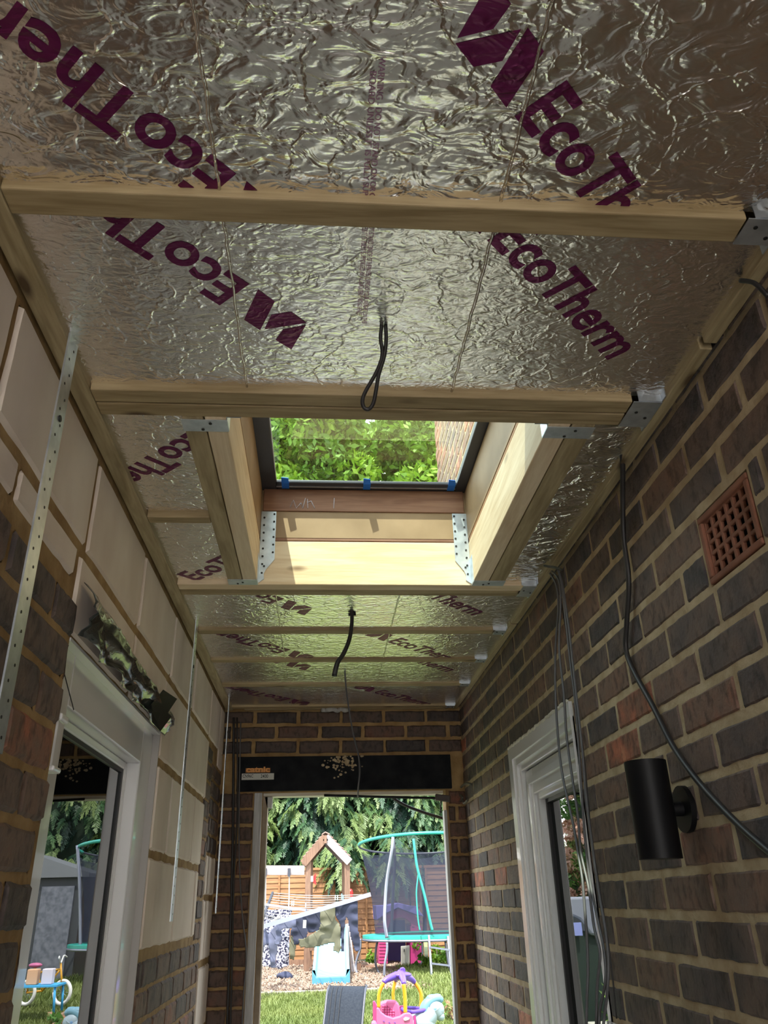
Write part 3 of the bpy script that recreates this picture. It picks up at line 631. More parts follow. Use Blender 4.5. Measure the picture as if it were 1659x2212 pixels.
pb = thing('black_pole', 'thin black pole clipped under the lintel at the right', 'pole', (.6, YE-.03, .47))
MB().tube([PY(700, 1718, YE-.02), PY(850, 1722, YE-.02), PY(945, 1724, YE-.02)], .006, 8).build('rod', 'black', pb); MB().obox(PY(940, 1722, YE-.03), PY(972, 1726, YE-.03), .03, .03).build('clamp', mat('rust', (.06, .045, .04)), pb, bevel=.004); MB().obox(PY(953, 1720, YE-.03), PY(952, 1756, YE-.03), .006, .006).build('tie', 'black', pb)
tag(MB().tube([PY(838, 1716, YE+.1), PY(870, 1737, YE+.12), PY(915, 1755, YE+.15), PY(965, 1770, YE+.2)], .0075, 8).build('hose', 'cable'), 'black hose slanting across the top right of the garden opening', 'hose')
nt = MB(); 
for q in ([(996,1700),(1007,1692),(1018,1694)], [(985,1722),(996,1718),(1002,1735),(1010,1728)], [(978,1722),(990,1735),(1000,1722)]): nt.tube([PX(x, y, .70) for x, y in q], .006, 6)
tag(nt.build('bent_pipe_clip', mat('old_metal', (.10, .09, .075), metal=.3, rough=.4)), 'bent metal clip where the lintel meets the right wall', 'clip')
pf = MB(); pf.tube([(.0+.02*i, 4.10+.01*math.sin(i*2), .893+.006*math.sin(i*3)) for i in range(8)], .012, 8)
tag(pf.build('foam_scrap', mat('scrap', (.45, .44, .42), rough=.5, bump=1, bscale=60)), 'grey scrap of foil and foam tucked above the end wall', 'scrap')
# ------------------------------------------------------------------ cables
def cable(name, pts, r, m, label, cat='cable', group=None, n=8): return tag(MB().tube(pts, r, n).build(name, m), label, cat, group)
cb = PZ(797, 880, .915)
loop = [PY(x, y, 1.10) for x, y in ((825,700),(822,730),(826,765),(815,800),(790,845),(783,865),(786,880),(796,884),(806,872),(812,845),(818,810),(830,770),(834,735),(833,702))]
t = thing('looped_cable', 'doubled black cable loop hanging in front of the skylight', 'cable', tuple(PY(829, 700, 1.10)))
MB().tube(loop, .0034, 8).build('loop', 'cable', t); MB().ell(PY(832, 696, 1.10), (.012, .01, .008), 10, 8, fn=lambda v: v*(1+.4*mn.noise(v*150))).build('knot', 'cable', t); MB().tube([PY(822, 655, 1.08), PY(828, 672, 1.09), PY(832, 692, 1.10)], .0035, 8).build('core', 'galv', t)
t = thing('hanging_cable', 'short thick black cable with rounded end below the first far foil sheet', 'cable', tuple(PY(759, 1322, 2.62)))
p = PY(760, 1322, 2.63); MB().tube([PY(760, 1318, 2.63), PY(760, 1345, 2.62), PY(755, 1380, 2.60), PY(742, 1412, 2.58), PY(729, 1432, 2.56), PY(722, 1460, 2.55)], [.006, .0085], 8).build('sheath', 'cable', t)
MB().tube([(p.x-.012, p.y, ZB-.012), (p.x+.014, p.y, ZB-.010)], .006, 6).build('tie', 'cable', t); MB().tube([(p.x-.006, p.y-.03, ZB), p], .003, 6).build('core', 'galv', t)
cable('hanging_cable', [PY(745, 1450, 3.40), PY(748, 1490, 3.44), PY(755, 1540, 3.48), PY(764, 1590, 3.52), PY(774, 1630, 3.56), PY(777, 1665, 3.6), PY(774, 1700, 3.65), PY(773, 1722, 3.7)], .0035, 'cable_g', 'long thin grey cable dropping from the far ceiling in front of the lintel')
cable('wall_cable', [PX(1322, 905, .66), PX(1330, 930, .67), PX(1344, 985, .69), PX(1345, 1070, .706), PX(1347, 1160, .712), PX(1358, 1250, .712), PX(1354, 1340, .712), PX(1352, 1400, .712), PX(1368, 1448, .712), PX(1410, 1525, .712), PX(1450, 1605, .712), PX(1490, 1665, .712), PX(1545, 1730, .712), PX(1610, 1795, .712), PX(1680, 1855, .712)], .0062, 'cable', 'thick black cable looping down the right wall past the black lamp')
GC = 'cables hanging in front of the white window'
cs = [([(1180,1228),(1200,1260),(1206,1310),(1200,1400),(1200,1500),(1206,1600),(1216,1680),(1238,1780),(1250,1850),(1258,1900),(1263,1960),(1268,2030),(1270,2100),(1268,2150),(1266,2230)], 'grey hanging cable, leftmost over the white window'),
      ([(1186,1228),(1208,1256),(1211,1310),(1208,1400),(1218,1500),(1224,1590),(1236,1680),(1248,1760),(1255,1840),(1272,1920),(1283,2000),(1296,2060),(1290,2130),(1288,2230)], 'grey hanging cable, second from the left over the window'),
      ([(1205,1228),(1213,1262),(1220,1320),(1232,1430),(1243,1520),(1250,1610),(1256,1700),(1262,1790),(1274,1900),(1292,1990),(1306,2060),(1308,2120),(1296,2180),(1294,2230)], 'grey hanging cable crossing the right edge of the window'),
      ([(1206,1230),(1216,1270),(1228,1350),(1238,1440),(1248,1530),(1258,1620),(1266,1720),(1280,1830),(1294,1930),(1308,2010),(1314,2080),(1312,2140),(1305,2200),(1302,2230)], 'grey hanging cable, rightmost of the bundle beside the window edge')]
for pts, lab in cs: cable('window_cable', [PX(x, y, .704-.008*i) for i, (x, y) in enumerate(pts)], .0034, 'cable_g', lab, group=GC)
cable('brown_cable', [PX(x, y, .716) for x, y in ((1212,1300),(1240,1470),(1262,1640),(1275,1780),(1292,1900),(1308,2000),(1322,2100),(1332,2200))], .0022, 'cable', 'very thin dark cable against the brick edge right of the window')
for i, pts in enumerate(([(505,1550),(503,1800),(498,2000),(490,2230)], [(512,1550),(513,1750),(505,1900),(502,2050),(497,2230)], [(520,1560),(516,1800),(522,1960),(532,2060),(526,2150),(522,2230)])):
    cable('corner_cable', [PY(x, y, YE-.03-.012*i) for x, y in pts], [.006, .004, .003][i], ['cable', 'cable', 'cable_g'][i], ['thick dark cable in the left far corner', 'middle dark cable in the left far corner', 'thin looping cable on the brick left of the opening'][i], group='cables in the left far corner')
# frayed wire hole in right plate
cable('wire_stub', [PX(1215, 1232, .69), PX(1200, 1226, .685), PX(1186, 1224, .68), PX(1176, 1222, .675)], .004, 'cable', 'dark wire bunch poking from the notch in the right wall plate')
cable('wire_stub', [PX(1659, 640, .70), PX(1630, 612, .69), PX(1600, 606, .685)], .004, 'cable', 'dark frayed wire at the gap in the nearest right wall plate')
# ------------------------------------------------------------------ wall lamp
lp = thing('wall_lamp', 'black cylindrical up and down lamp on the right brick wall', 'lamp', (XR, 1.61, .15))
MB().cyl((XR-.012, 1.61, .150), .044, .011, (1, 0, 0), 24).build('wall_plate_disc', 'black', lp, bevel=.003); MB().cyl((.66, 1.61, .150), .014, .06, (1, 0, 0), 12).build('arm', 'black', lp)
MB().cyl((.650, 1.60, .060), .041, .180, (0, 0, 1), 28).build('lamp_body', 'black', lp, bevel=.002)
tag(MB().box((.66, 2.19, -.31), (XR-.002, 2.26, -.278)).build('socket_box', mat('box_grey', (.35, .33, .33), rough=.7), bevel=.003), 'grey back box at the foot of the cable bundle', 'box')

# ================================================================== GARDEN
G0 = -1.12
def gz(y): return -1.5 if y < 8 else (-1.5+.38*(y-8)/4.8 if y < 12.8 else G0)
M['soil'] = mat('lawn_soil', (.07, .10, .02), (.12, .15, .035), 3, rough=1)
M['grass'] = mat('grass_blade', (.085, .13, .02), (.155, .19, .042), 1.6, rough=.6, lo=.3, hi=.7)
M['chip'] = mat('bark_chip', (.17, .11, .075), (.32, .25, .19), 25, rough=.9); M['barkbed'] = mat('bark_bed', (.10, .065, .04), (.18, .12, .08), 30, rough=1)
M['fence'] = wood('fence_board', (.17, .075, .024), (.27, .135, .05), 0); M['postw'] = wood('tower_post', (.12, .065, .04), (.21, .12, .075), 2, knots=False)
M['paleb'] = wood('pale_beam', (.22, .185, .18), (.34, .29, .285), 0, knots=False); M['shingle'] = mat('shingle', (.20, .13, .11), (.32, .22, .18), 10, rough=.9)
def leafmat(name, cols):
    m, n, l, b = newmat(name); a = n.new('ShaderNodeAttribute'); a.attribute_name = 'tint'; r = n.new('ShaderNodeValToRGB')
    r.color_ramp.elements[0].color = (*cols[0], 1); r.color_ramp.elements[1].color = (*cols[-1], 1)
    for i, c in enumerate(cols[1:-1]): e = r.color_ramp.elements.new((i+1)/(len(cols)-1)); e.color = (*c, 1)
    l.new(a.outputs['Fac'], r.inputs[0]); l.new(r.outputs[0], b.inputs['Base Color']); b.inputs['Roughness'].default_value = .55
    tr = n.new('ShaderNodeBsdfTranslucent'); l.new(r.outputs[0], tr.inputs[0]); mx = n.new('ShaderNodeMixShader'); mx.inputs[0].default_value = .3
    l.new(b.outputs[0], mx.inputs[1]); l.new(tr.outputs[0], mx.inputs[2]); l.new(mx.outputs[0], n['Material Output'].inputs[0]); return m
M['conifer'] = leafmat('conifer', [(.007, .026, .017), (.015, .056, .028), (.036, .098, .03), (.115, .17, .045)])
M['leaf'] = leafmat('leaf', [(.05, .13, .015), (.12, .25, .02), (.24, .38, .03)])
M['pieris'] = leafmat('pieris', [(.05, .15, .03), (.12, .26, .05), (.50, .28, .18), (.62, .42, .34)])
M['frondg'] = leafmat('fern', [(.10, .28, .02), (.22, .42, .04)])
M['trunk'] = mat('trunk', (.07, .05, .035), (.13, .10, .07), 9, rough=1, bump=.6)
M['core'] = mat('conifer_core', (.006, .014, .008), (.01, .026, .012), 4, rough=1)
# ground
V = []; ys = [4.26, 8, 8.8, 9.6, 10.4, 11.2, 12, 12.8, 45]; xs = np.linspace(-22, 24, 24)
for y in ys:
    for x in xs: V.append((x, y, gz(y)))
nx = len(xs); struct(npmesh('lawn', V, [(j*nx+i, j*nx+i+1, (j+1)*nx+i+1, (j+1)*nx+i) for j in range(len(ys)-1) for i in range(nx-1)], 'soil'))
struct(MB().box((-3.5, 4.262, -1.55), (4.5, 5.4, -1.44)).build('patio', 'concrete')); struct(MB().box((-9, -14, -1.4), (10, -1.96, ZF-.02)).build('bounce_yard', 'concrete'))  # second slab: unseen ground behind the camera, added to bounce sunlight indoors
def blades(n, x0, x1, y0, y1, h, w):
    x = rng.uniform(x0, x1, n); y = rng.uniform(y0, y1, n); z = np.array([gz(v) for v in y]); a = rng.uniform(0, math.pi, n); hh = h*rng.uniform(.5, 1.3, n)
    lx = rng.normal(0, .4, n)*hh; ly = rng.normal(0, .4, n)*hh; c, s = np.cos(a)*w, np.sin(a)*w
    V = np.stack([np.stack([x-c, y-s, z], 1), np.stack([x+c, y+s, z], 1), np.stack([x+c*.3+lx, y+s*.3+ly, z+hh], 1), np.stack([x-c*.3+lx, y-s*.3+ly, z+hh], 1)], 1).reshape(-1, 3)
    return V, np.arange(4*n).reshape(-1, 4)
V1, F1 = blades(52000, -1.6, 3.6, 10.2, 12.75, .05, .005); V2, F2 = blades(16000, 1.2, 9, 10.5, 16.5, .06, .009); V3, F3 = blades(9000, 1.4, 3.2, 12.9, 16.5, .09, .007)
tag(npmesh('grass', np.concatenate([V1, V2, V3]), np.concatenate([F1, F2+len(V1), F3+len(V1)+len(V2)]), 'grass'), 'short sunlit green lawn grass in front of the bark bed', 'grass', kind='stuff')
struct(MB().box((-4, 12.86, G0-.1), (1.65, 18.6, G0+.012)).build('bark_bed', 'barkbed'))
n = 12000; c = np.stack([rng.uniform(-2.2, 1.6, n), rng.uniform(12.95, 18.4, n), rng.uniform(G0+.015, G0+.035, n)], 1)
A = rng.normal(size=(n, 3)); A /= np.linalg.norm(A, axis=1)[:, None]; Bv = np.cross(A, rng.normal(size=(n, 3))); Bv /= np.linalg.norm(Bv, axis=1)[:, None]; Cv = np.cross(A, Bv)
A *= rng.uniform(.012, .035, n)[:, None]; Bv *= rng.uniform(.008, .018, n)[:, None]; Cv *= .004
sg = np.array([[-1,-1,-1],[1,-1,-1],[1,1,-1],[-1,1,-1],[-1,-1,1],[1,-1,1],[1,1,1],[-1,1,1]])
V = (c[:, None]+sg[None, :, 0, None]*A[:, None]+sg[None, :, 1, None]*Bv[:, None]+sg[None, :, 2, None]*Cv[:, None]).reshape(-1, 3)
q = np.array([(0,3,2,1),(4,5,6,7),(0,1,5,4),(1,2,6,5),(2,3,7,6),(3,0,4,7)]); Fs = (q[None]+8*np.arange(n)[:, None, None]).reshape(-1, 4)
tag(npmesh('bark_chips', V, Fs, 'chip'), 'pale bark chippings under the slide and swing', 'bark', kind='stuff')
tag(MB().box((-2.6, 12.76, G0-.08), (.95, 12.86, G0+.035)).build('edging_sleeper', mat('sleeper', (.24, .20, .15), (.34, .31, .25), 6), bevel=.01), 'long pale edging board between the lawn and the bark', 'edging')
tag(MB().obox((-2.6, 17.9, G0+.06), (.25, 17.9, G0+.06), .08, .14).build('edging_sleeper', 'postw'), 'brown edging board at the foot of the fence behind the bark', 'edging')
tag(MB().obox((.75, 17.2, G0+.03), (1.5, 15.9, G0+.03), .3, .05).build('old_plank', 'postw'), 'old flat plank lying on the bark beside the trampoline', 'plank')
# fence
FY = 18.75; FT = PY(790, 1872, FY).z
i = 0; x = -5.2; side = ['far left', 'second', 'third']
names = {}
while x < 9:
    xc = x+.93
    px = CX+F*(RM.transposed() @ Vector((xc, FY, 0))).x/-(RM.transposed() @ Vector((xc, FY, 0))).z
    lab = ['fence panel, leftmost, left of the swing beam end', 'fence panel behind the left end of the swing beam', 'fence panel behind the hanging swing ropes', 'fence panel seen through the play tower', 'fence panel right of the play tower behind the trampoline', 'fence panel behind the pink playhouse', 'fence panel just right of the pink playhouse', 'fence panel, rightmost of the row'][min(i, 7)]
    t = thing('fence_panel', 'orange brown wooden '+lab, 'fence', (xc, FY, G0), 'wooden fence panels')
    b = MB(); k = 0; z = G0+.05
    while z < FT-.12: b.add([(x+.04, FY, z), (x+1.82, FY, z), (x+1.82, FY-.022, z+.005), (x+.04, FY-.022, z+.005), (x+.04, FY+.012, z+.125), (x+1.82, FY+.012, z+.125), (x+1.82, FY-.004, z+.13), (x+.04, FY-.004, z+.13)], [(0,3,2,1),(4,5,6,7),(3,7,6,2),(0,4,7,3),(1,2,6,5),(0,1,5,4)]); z += .105
    b.build('boards', 'fence', t)
    for xx in (x+.06, x+.62, x+1.22, x+1.78): MB().box((xx-.02, FY-.045, G0+.04), (xx+.02, FY-.02, FT-.03)).build('batten', 'fence', t)
    MB().box((x+.02, FY-.05, FT-.05), (x+1.84, FY+.02, FT)).build('capping', 'fence', t)
    x += 1.86; i += 1
# conifers
def frond_template():
    Vt = []; Ft = []
    def leaf(p, d, L, w):
        d = np.array(d, float); d /= np.linalg.norm(d); s = np.cross(d, [0, 1, 0]); s /= np.linalg.norm(s)
        o = len(Vt); p = np.array(p, float); Vt.extend([p-s*w*.3, p+s*w*.3, p+d*L*.55+s*w*.6, p+d*L]); Ft.append((o, o+1, o+2, o+3))
        Vt.extend([p-s*w*.3, p+d*L, p+d*L*.55-s*w*.6, p-s*w*.3]); Ft.append((o+4, o+5, o+6, o+7))
    N = 13
    for k in range(N):
        t = k/N; p = (0, -.10*math.sin(t*2.5), -t); L = .40*(1-t*.7)
        for sx in (-1, 1): leaf(p, (sx*(.8-.25*t), -.25+.5*random.random(), -.62-.3*random.random()), L*random.uniform(.6, 1.2), .05)
    leaf((0, -.1, -.85), (0, 0, -1), .3, .06)
    return np.array(Vt), np.array(Ft)
TPL = [frond_template() for _ in range(3)]
def crown_conifer(cx, cy, R, H, n, base, szf=1.0):
    Vs = []; Fs = []; T = []; o = 0
    clump = [(rng.uniform(0, 1), rng.uniform(-1.9, 1.9)) for _ in range(60)]
    for i in range(n):
        tv, tf = TPL[i % 3]
        h = rng.uniform(0, 1)**.85; ph = rng.uniform(-math.pi*.62, math.pi*.62)-math.pi/2
        cl = mn.noise(Vector((cx*3+ph*2.2, h*H*1.1, 4.)))
        rr = R*(1-.55*h)*(.84+.72*cl)+rng.normal(0, .07); x = cx+rr*math.cos(ph); y = cy+rr*.8*math.sin(ph); z = base+H*h
        s = rng.uniform(.26, .52)*szf; yaw = ph+math.pi/2+rng.normal(0, .5); tl = rng.uniform(.15, .8)
        v = tv*s; c_, s_ = math.cos(tl), math.sin(tl); v = np.stack([v[:, 0], v[:, 1]*c_+v[:, 2]*s_, -v[:, 1]*s_+v[:, 2]*c_], 1)
        c_, s_ = math.cos(yaw), math.sin(yaw); v = np.stack([v[:, 0]*c_-v[:, 1]*s_, v[:, 0]*s_+v[:, 1]*c_, v[:, 2]], 1)
        Vs.append(v+np.array([x, y, z])); Fs.append(tf+o); o += len(v)
        tt = np.clip(.42+cl*1.7+rng.normal(0, .16), 0, 1); T.append(np.full(len(v), tt)+(-tv[:, 2]*.12))  # hollows between clumps get a darker tint, shade painted into the colour
    return np.concatenate(Vs), np.concatenate(Fs), np.clip(np.concatenate(T), 0, 1)
def conifer(cx, cy, R, H, n, label, base=.1, szf=1.0):
    t = thing('conifer_tree', label, 'tree', (cx, cy, G0), 'drooping conifers behind the fence')
    V, F_, T = crown_conifer(cx, cy, R, H, n, base-.35, szf); npmesh('foliage', V, F_, 'conifer', t, attr=T)
    MB().ell((cx, cy+.1, base+H*.42), (R*.72, R*.55, H*.62), 20, 14, fn=lambda v: v*(1+.18*mn.noise(v*1.5))).build('shade_core', 'core', t)  # dark lump filling the crown, shade between fronds put into its colour
    MB().tube([(cx, cy, G0), (cx+.05, cy, base+H*.5)], [.16, .06], 8).build('trunk', 'trunk', t)
for cx, cy, R, H, n, lab in [(-2.4, 20.6, 1.7, 5.2, 2000, 'leftmost drooping conifer, behind the swing beam'), (.1, 20.4, 1.5, 5.6, 3400, 'drooping conifer directly behind the play tower roof'), (2.2, 20.5, 1.7, 5.4, 3400, 'drooping conifer behind the trampoline and playhouse'),
        (4.7, 20.8, 1.8, 5.4, 1300, 'drooping conifer right of the trampoline'), (7.2, 20.8, 1.9, 5.5, 1200, 'rightmost drooping conifer, seen in the left door glass')]:
    conifer(cx, cy, R, H, n, lab, base=.55)
V = []; 
for (x0, y0, z0_, n, rr) in ((.78, 18.45, 1.35, 46, .30), (1.75, 18.5, 1.2, 40, .25), (.2, 18.5, 1.6, 20, .3)):
    pass
def branch(cx, cy, z, R, H, n, label):
    Vv, F_, T = crown_conifer(cx, cy, R, H, n, z-.1); o = npmesh('conifer_bough', Vv, F_, 'conifer', attr=np.clip(T+.25, 0, 1)); tag(o, label, 'branch')
branch(.62, 18.75, .62, .50, .75, 110, 'pale green conifer bough hanging over the fence inside the play tower')
branch(1.62, 18.8, .45, .42, .9, 90, 'pale green conifer bough hanging over the fence beside the trampoline')
# broadleaf trees far behind, seen through the skylight
def leaves(cs, n, size, orient=None):
    k = len(cs); idx = rng.integers(0, k, n); C = np.array([c[:3] for c in cs])[idx]; Rr = np.array([c[3] for c in cs])[idx]
    d = rng.normal(size=(n, 3)); d /= np.linalg.norm(d, axis=1)[:, None]; P = C+d*(Rr*rng.uniform(.55, 1, n)**.5)[:, None]
    a = rng.normal(size=(n, 3)); a /= np.linalg.norm(a, axis=1)[:, None]; b = np.cross(a, rng.normal(size=(n, 3))); b /= np.linalg.norm(b, axis=1)[:, None]
    s = size*rng.uniform(.6, 1.3, n)[:, None]; V = np.stack([P-a*s, P+b*s*.45, P+a*s, P-b*s*.45], 1).reshape(-1, 3)
    t = np.clip(np.array([c[4] for c in cs])[idx]+rng.normal(0, .15, n), 0, 1); return V, np.arange(4*n).reshape(-1, 4), np.repeat(t, 4)
def broadleaf(cx, cy, cz, R, n, label, nb=46, name='broadleaf_tree'):
    t = thing(name, label, 'tree', (cx, cy, G0), 'tall trees behind the garden')
    cs = []
    for i in range(nb):
        d = rng.normal(size=3); d /= np.linalg.norm(d); r_ = R*rng.uniform(.35, .95); cs.append((cx+d[0]*r_, cy+d[1]*r_*.7, cz+d[2]*r_*.9, R*rng.uniform(.16, .30), rng.uniform(.2, .9)))
    V, F_, T = leaves(cs, n, .16); npmesh('foliage', V, F_, 'leaf', t, attr=T)
    MB().tube([(cx, cy, G0), (cx+.2, cy, cz*.5), (cx, cy, cz)], [.35, .12], 10).build('trunk', 'trunk', t)
    for i in range(6): c = cs[i]; MB().tube([(cx, cy, cz-R*.5), ((cx+c[0])/2, (cy+c[1])/2, (cz+c[2])/2-.3), c[:3]], [.12, .04], 6).build('bough', 'trunk', t)
broadleaf(-1.2, 23.5, 13.2, 4.3, 34000, 'bright green tree at the left of the skylight view'); broadleaf(4.6, 24.5, 13.6, 4.4, 34000, 'bright green tree at the right of the skylight view')
# ------------------------------------------------------------------ play tower
TY = 16.2
t = thing('play_tower', 'wooden children play tower with shingled gable roof', 'play tower', tuple(PZ(705, 2100, G0)))
def q2(px, py, y=TY): return PY(px, py, y)
for px, ptop, y in ((666, 1862, TY), (750, 1860, TY), (671, 1868, TY+.95), (744, 1868, TY+.95)):
    p = q2(px, ptop, y); MB().box((p.x-.05, y-.04, G0), (p.x+.05, y+.04, p.z+.05)).build('post', 'postw', t)
for yy in (TY-.06, TY+1.0):
    a, c, b_ = q2(655, 1866), q2(703, 1809), q2(755, 1863)
    for e in (a, b_):
        d = Vector((e.x, yy, e.z)); k = Vector((c.x, yy, c.z)); MB().obox(d, k, .05, .14, (0, 0, 1)).build('barge_board', 'paleb' if (e is b_) else 'postw', t)
    MB().obox(q2(703, 1805, yy), q2(703, 1822, yy), .13, .05).build('apex_cap', 'postw', t)
    MB().prism([q2(694, 1826), q2(703, 1818), q2(713, 1826)], (0, .03, 0)).build('apex_plate', 'paleb', t)
for e, s_ in ((a, -1), (b_, 1)):
    mb = MB()
    for k in range(7):
        u0 = k/7; u1 = (k+1.25)/7
        P0 = Vector((c.x+(e.x-c.x)*u0, 0, c.z+(e.z-c.z)*u0+.085)); P1 = Vector((c.x+(e.x-c.x)*u1, 0, c.z+(e.z-c.z)*u1+.125))
        mb.prism([(P0.x, TY-.02, P0.z), (P1.x, TY-.02, P1.z), (P1.x, TY-.02, P1.z+.02), (P0.x, TY-.02, P0.z+.02)], (0, 1.1, 0))
    mb.build('roof_slope', 'shingle', t)
pz = q2(705, 2036, TY).z
MB().box((q2(667, 2036).x, TY-.03, pz-.12), (q2(750, 2036).x, TY+.98, pz)).build('deck', 'postw', t)
MB().box((q2(671, 0).x-.0, TY+.93, pz+.0), (q2(744, 0).x, TY+.96, pz+.55)).build('back_boards', 'fence', t)
for z in (.15, .4, .65, .9): MB().obox((q2(751, 0).x+.02, TY-.12, G0+z*.62), (q2(757, 0).x+.06, TY-.12, G0+z*.62+.0), .04, .10).build('climbing_hold', 'postw', t)
MB().obox(q2(764, 2108, TY-.5), q2(752, 1998, TY-.06), .05, .09).build('ladder_rail', 'paleb', t)
MB().obox(q2(674, 1905), q2(674, 1892), .09, .05).build('side_block', 'paleb', t)
MB().prism([q2(674, 1898), q2(682, 1886), q2(683, 1912), q2(675, 1905)], (0, .08, 0)).build('red_flag_panel', mat('red_plastic', (.65, .02, .02), rough=.35), t)
MB().tube([q2(752, 1927), q2(757, 1924), q2(759, 1930), q2(758, 1937)], .035, 8).build('grab_handle', bpy.data.materials['red_plastic'], t)
t = thing('swing_beam', 'pale thick swing beam reaching left from the play tower', 'swing frame', tuple(q2(600, 1880)))
MB().obox(q2(520, 1880), q2(658, 1880), .14, .16).build('beam', 'paleb', t)
for px in (574, 625): MB().box((q2(px-1, 1888).x-.02, TY-.10, q2(px, 1894).z), (q2(px-1, 1888).x+.03, TY-.06, q2(px, 1876).z)).build('hook_plate', 'frame', t)
for i, px in enumerate((574, 625)):
    tag(MB().tube([q2(px, 1893), q2(px-.5, 1935), q2(px-2, 1985), q2(px-3, 2030)], .012, 6).build('swing_rope', 'white'), ['white swing rope nearer the end of the beam', 'white swing rope nearer the play tower'][i], 'rope', 'swing ropes')
# slide
t = thing('slide', 'pale blue plastic slide running down from the play tower', 'slide', tuple(PZ(715, 2130, G0)))
M['slide'] = mat('slide_blue', (.17, .36, .46), rough=.35)
prof = [(16.05, -.45), (15.6, -.56), (15.1, -.72), (14.6, -.86), (14.2, -.965), (13.95, -1.0), (13.75, -1.005)]
xc = q2(715, 2125, 13.8).x; mb = MB(); hw = .25; sec = [(-hw-.035, -.04), (-hw-.035, .10), (-hw+.01, .10), (-hw+.03, 0), (hw-.03, 0), (hw-.01, .10), (hw+.035, .10), (hw+.035, -.04)]
vs = []
for (y, z) in prof:
    for (a, b_) in sec: vs.append((xc+a+.02*(y-13.8), y, z+b_))
mb.add(vs, [(i*8+k, i*8+(k+1) % 8, (i+1)*8+(k+1) % 8, (i+1)*8+k) for i in range(len(prof)-1) for k in range(8)], smooth=False); mb.build('chute', 'slide', t, bevel=.01)
MB().prism([(xc-.285, 13.74, G0), (xc+.285, 13.74, G0), (xc+.285, 13.74, -.91), (xc+.22, 13.74, -1.0), (xc-.22, 13.74, -1.0), (xc-.285, 13.74, -.91)], (0, .06, 0)).build('foot', mat('slide_foot', (.07, .24, .36), rough=.4), t, bevel=.01)
# ------------------------------------------------------------------ rotary airer and washing
AY = 12.2
M['alu'] = mat('airer_grey', (.24, .26, .36), rough=.35, metal=.4)
t = thing('rotary_airer', 'grey rotary clothes airer with arms and lines at the left of the garden', 'clothes airer', tuple(PZ(545, 2150, G0)))
hub = PY(560, 2004, AY); tipR = PY(800, 1932, AY+.5); tipL = PY(589, 1929, AY+2.3); tipB = PY(500, 1940, AY+1.0)
MB().tube([(hub.x-.02, hub.y, G0), (hub.x-.02, hub.y, hub.z+.05)], .025, 8).build('pole', 'alu', t)
MB().obox(hub, tipR, .03, .055).build('arm', 'alu', t); MB().obox(hub, tipL, .03, .045).build('arm', 'frame', t); MB().obox(hub, tipB, .03, .045).build('arm', 'alu', t)
MB().obox(PY(576, 1954, AY+1.2), PY(662, 1966, AY+.3), .02, .03).build('strut', 'alu', t)
for k in range(11):
    u = 1-.075*k; a = hub.lerp(tipL, u); b_ = hub.lerp(tipR, u); m_ = (a+b_)/2-Vector((0, 0, .03)); MB().tube([a, m_, b_], .004, 5).build('line', 'white', t)
def fabric(name, c1, c2=None, **k): return mat(name, c1, c2, rough=.95, **k)
M['navy'] = fabric('navy_cloth', (.018, .022, .045), (.03, .035, .065), scale=5); M['navyl'] = fabric('slate_cloth', (.07, .08, .13), (.10, .11, .17), scale=5); M['olive'] = fabric('olive_cloth', (.085, .085, .055), (.13, .13, .085), scale=5)
M['print'] = fabric('print_cloth', (.02, .02, .05), (.42, .42, .50), scale=38, lo=.46, hi=.54, detail=2)
def inpoly(x, y, P):
    c = False; j = len(P)-1
    for i in range(len(P)):
        if (P[i][1] > y) != (P[j][1] > y) and x < (P[j][0]-P[i][0])*(y-P[i][1])/(P[j][1]-P[i][1])+P[i][0]: c = not c
        j = i
    return c
def garment(name, poly, y, m, label, cat, parent=None, fold=.05, seed=0):
    P = [tuple(PY(a, b_, y))for a, b_ in poly]; Q = [(p[0], p[2]) for p in P]; st = .0125
    x0, x1 = min(q[0] for q in Q), max(q[0] for q in Q); z0, z1 = min(q[1] for q in Q), max(q[1] for q in Q)
    nx_, nz_ = int((x1-x0)/st)+1, int((z1-z0)/st)+1; id_ = {}; V = []; Fs = []
    def vid(i, j):
        if (i, j) not in id_:
            x = x0+i*st; z = z0+j*st
            n1 = mn.noise(Vector((x*7+seed, z*1.6, seed*3.1))); n2 = mn.noise(Vector((x*3+z*9, z*5-x*4, seed*1.7))); n3 = math.sin((x*26+z*3+seed)+2*n2)
            id_[i, j] = len(V); V.append((x, y+fold*(n1+.6*n2)+fold*.22*n3, z))
        return id_[i, j]
    for i in range(nx_):
        for j in range(nz_):
            if inpoly(x0+(i+.5)*st, z0+(j+.5)*st, Q): Fs.append((vid(i, j), vid(i+1, j), vid(i+1, j+1), vid(i, j+1)))
    o = npmesh(name, V, Fs, m, parent, smooth=True); k = o.modifiers.new('s', 'SOLIDIFY'); k.thickness = .012
    if label: tag(o, label, cat)
    return o
def g(px): return [(540+a/6.38, 1920+b_/6.38) for a, b_ in px]
garment('trousers', g([(175,290),(575,280),(560,480),(545,600),(530,1060),(400,1105),(355,1090),(370,800),(330,700),(300,1080),(135,1060),(150,800),(110,700),(150,400)]), AY+1.1, 'print', 'black and white patterned trousers hanging from the airer', 'clothing', seed=1)
garment('jogging_bottoms', g([(110,590),(225,560),(235,600),(255,620),(380,470),(385,560),(375,780),(350,1090),(290,1090),(250,760),(200,780),(180,900),(120,1060),(60,1060),(90,760)]), AY+.75, 'navyl', 'slate grey jogging bottoms at the left end of the washing', 'clothing', seed=2)
garment('sweatshirt', g([(380,470),(640,400),(640,540),(560,540),(430,560),(440,700),(400,770),(340,770),(360,600)]), AY+.6, 'navyl', 'slate blue sweatshirt, third item on the airer', 'clothing', seed=3)
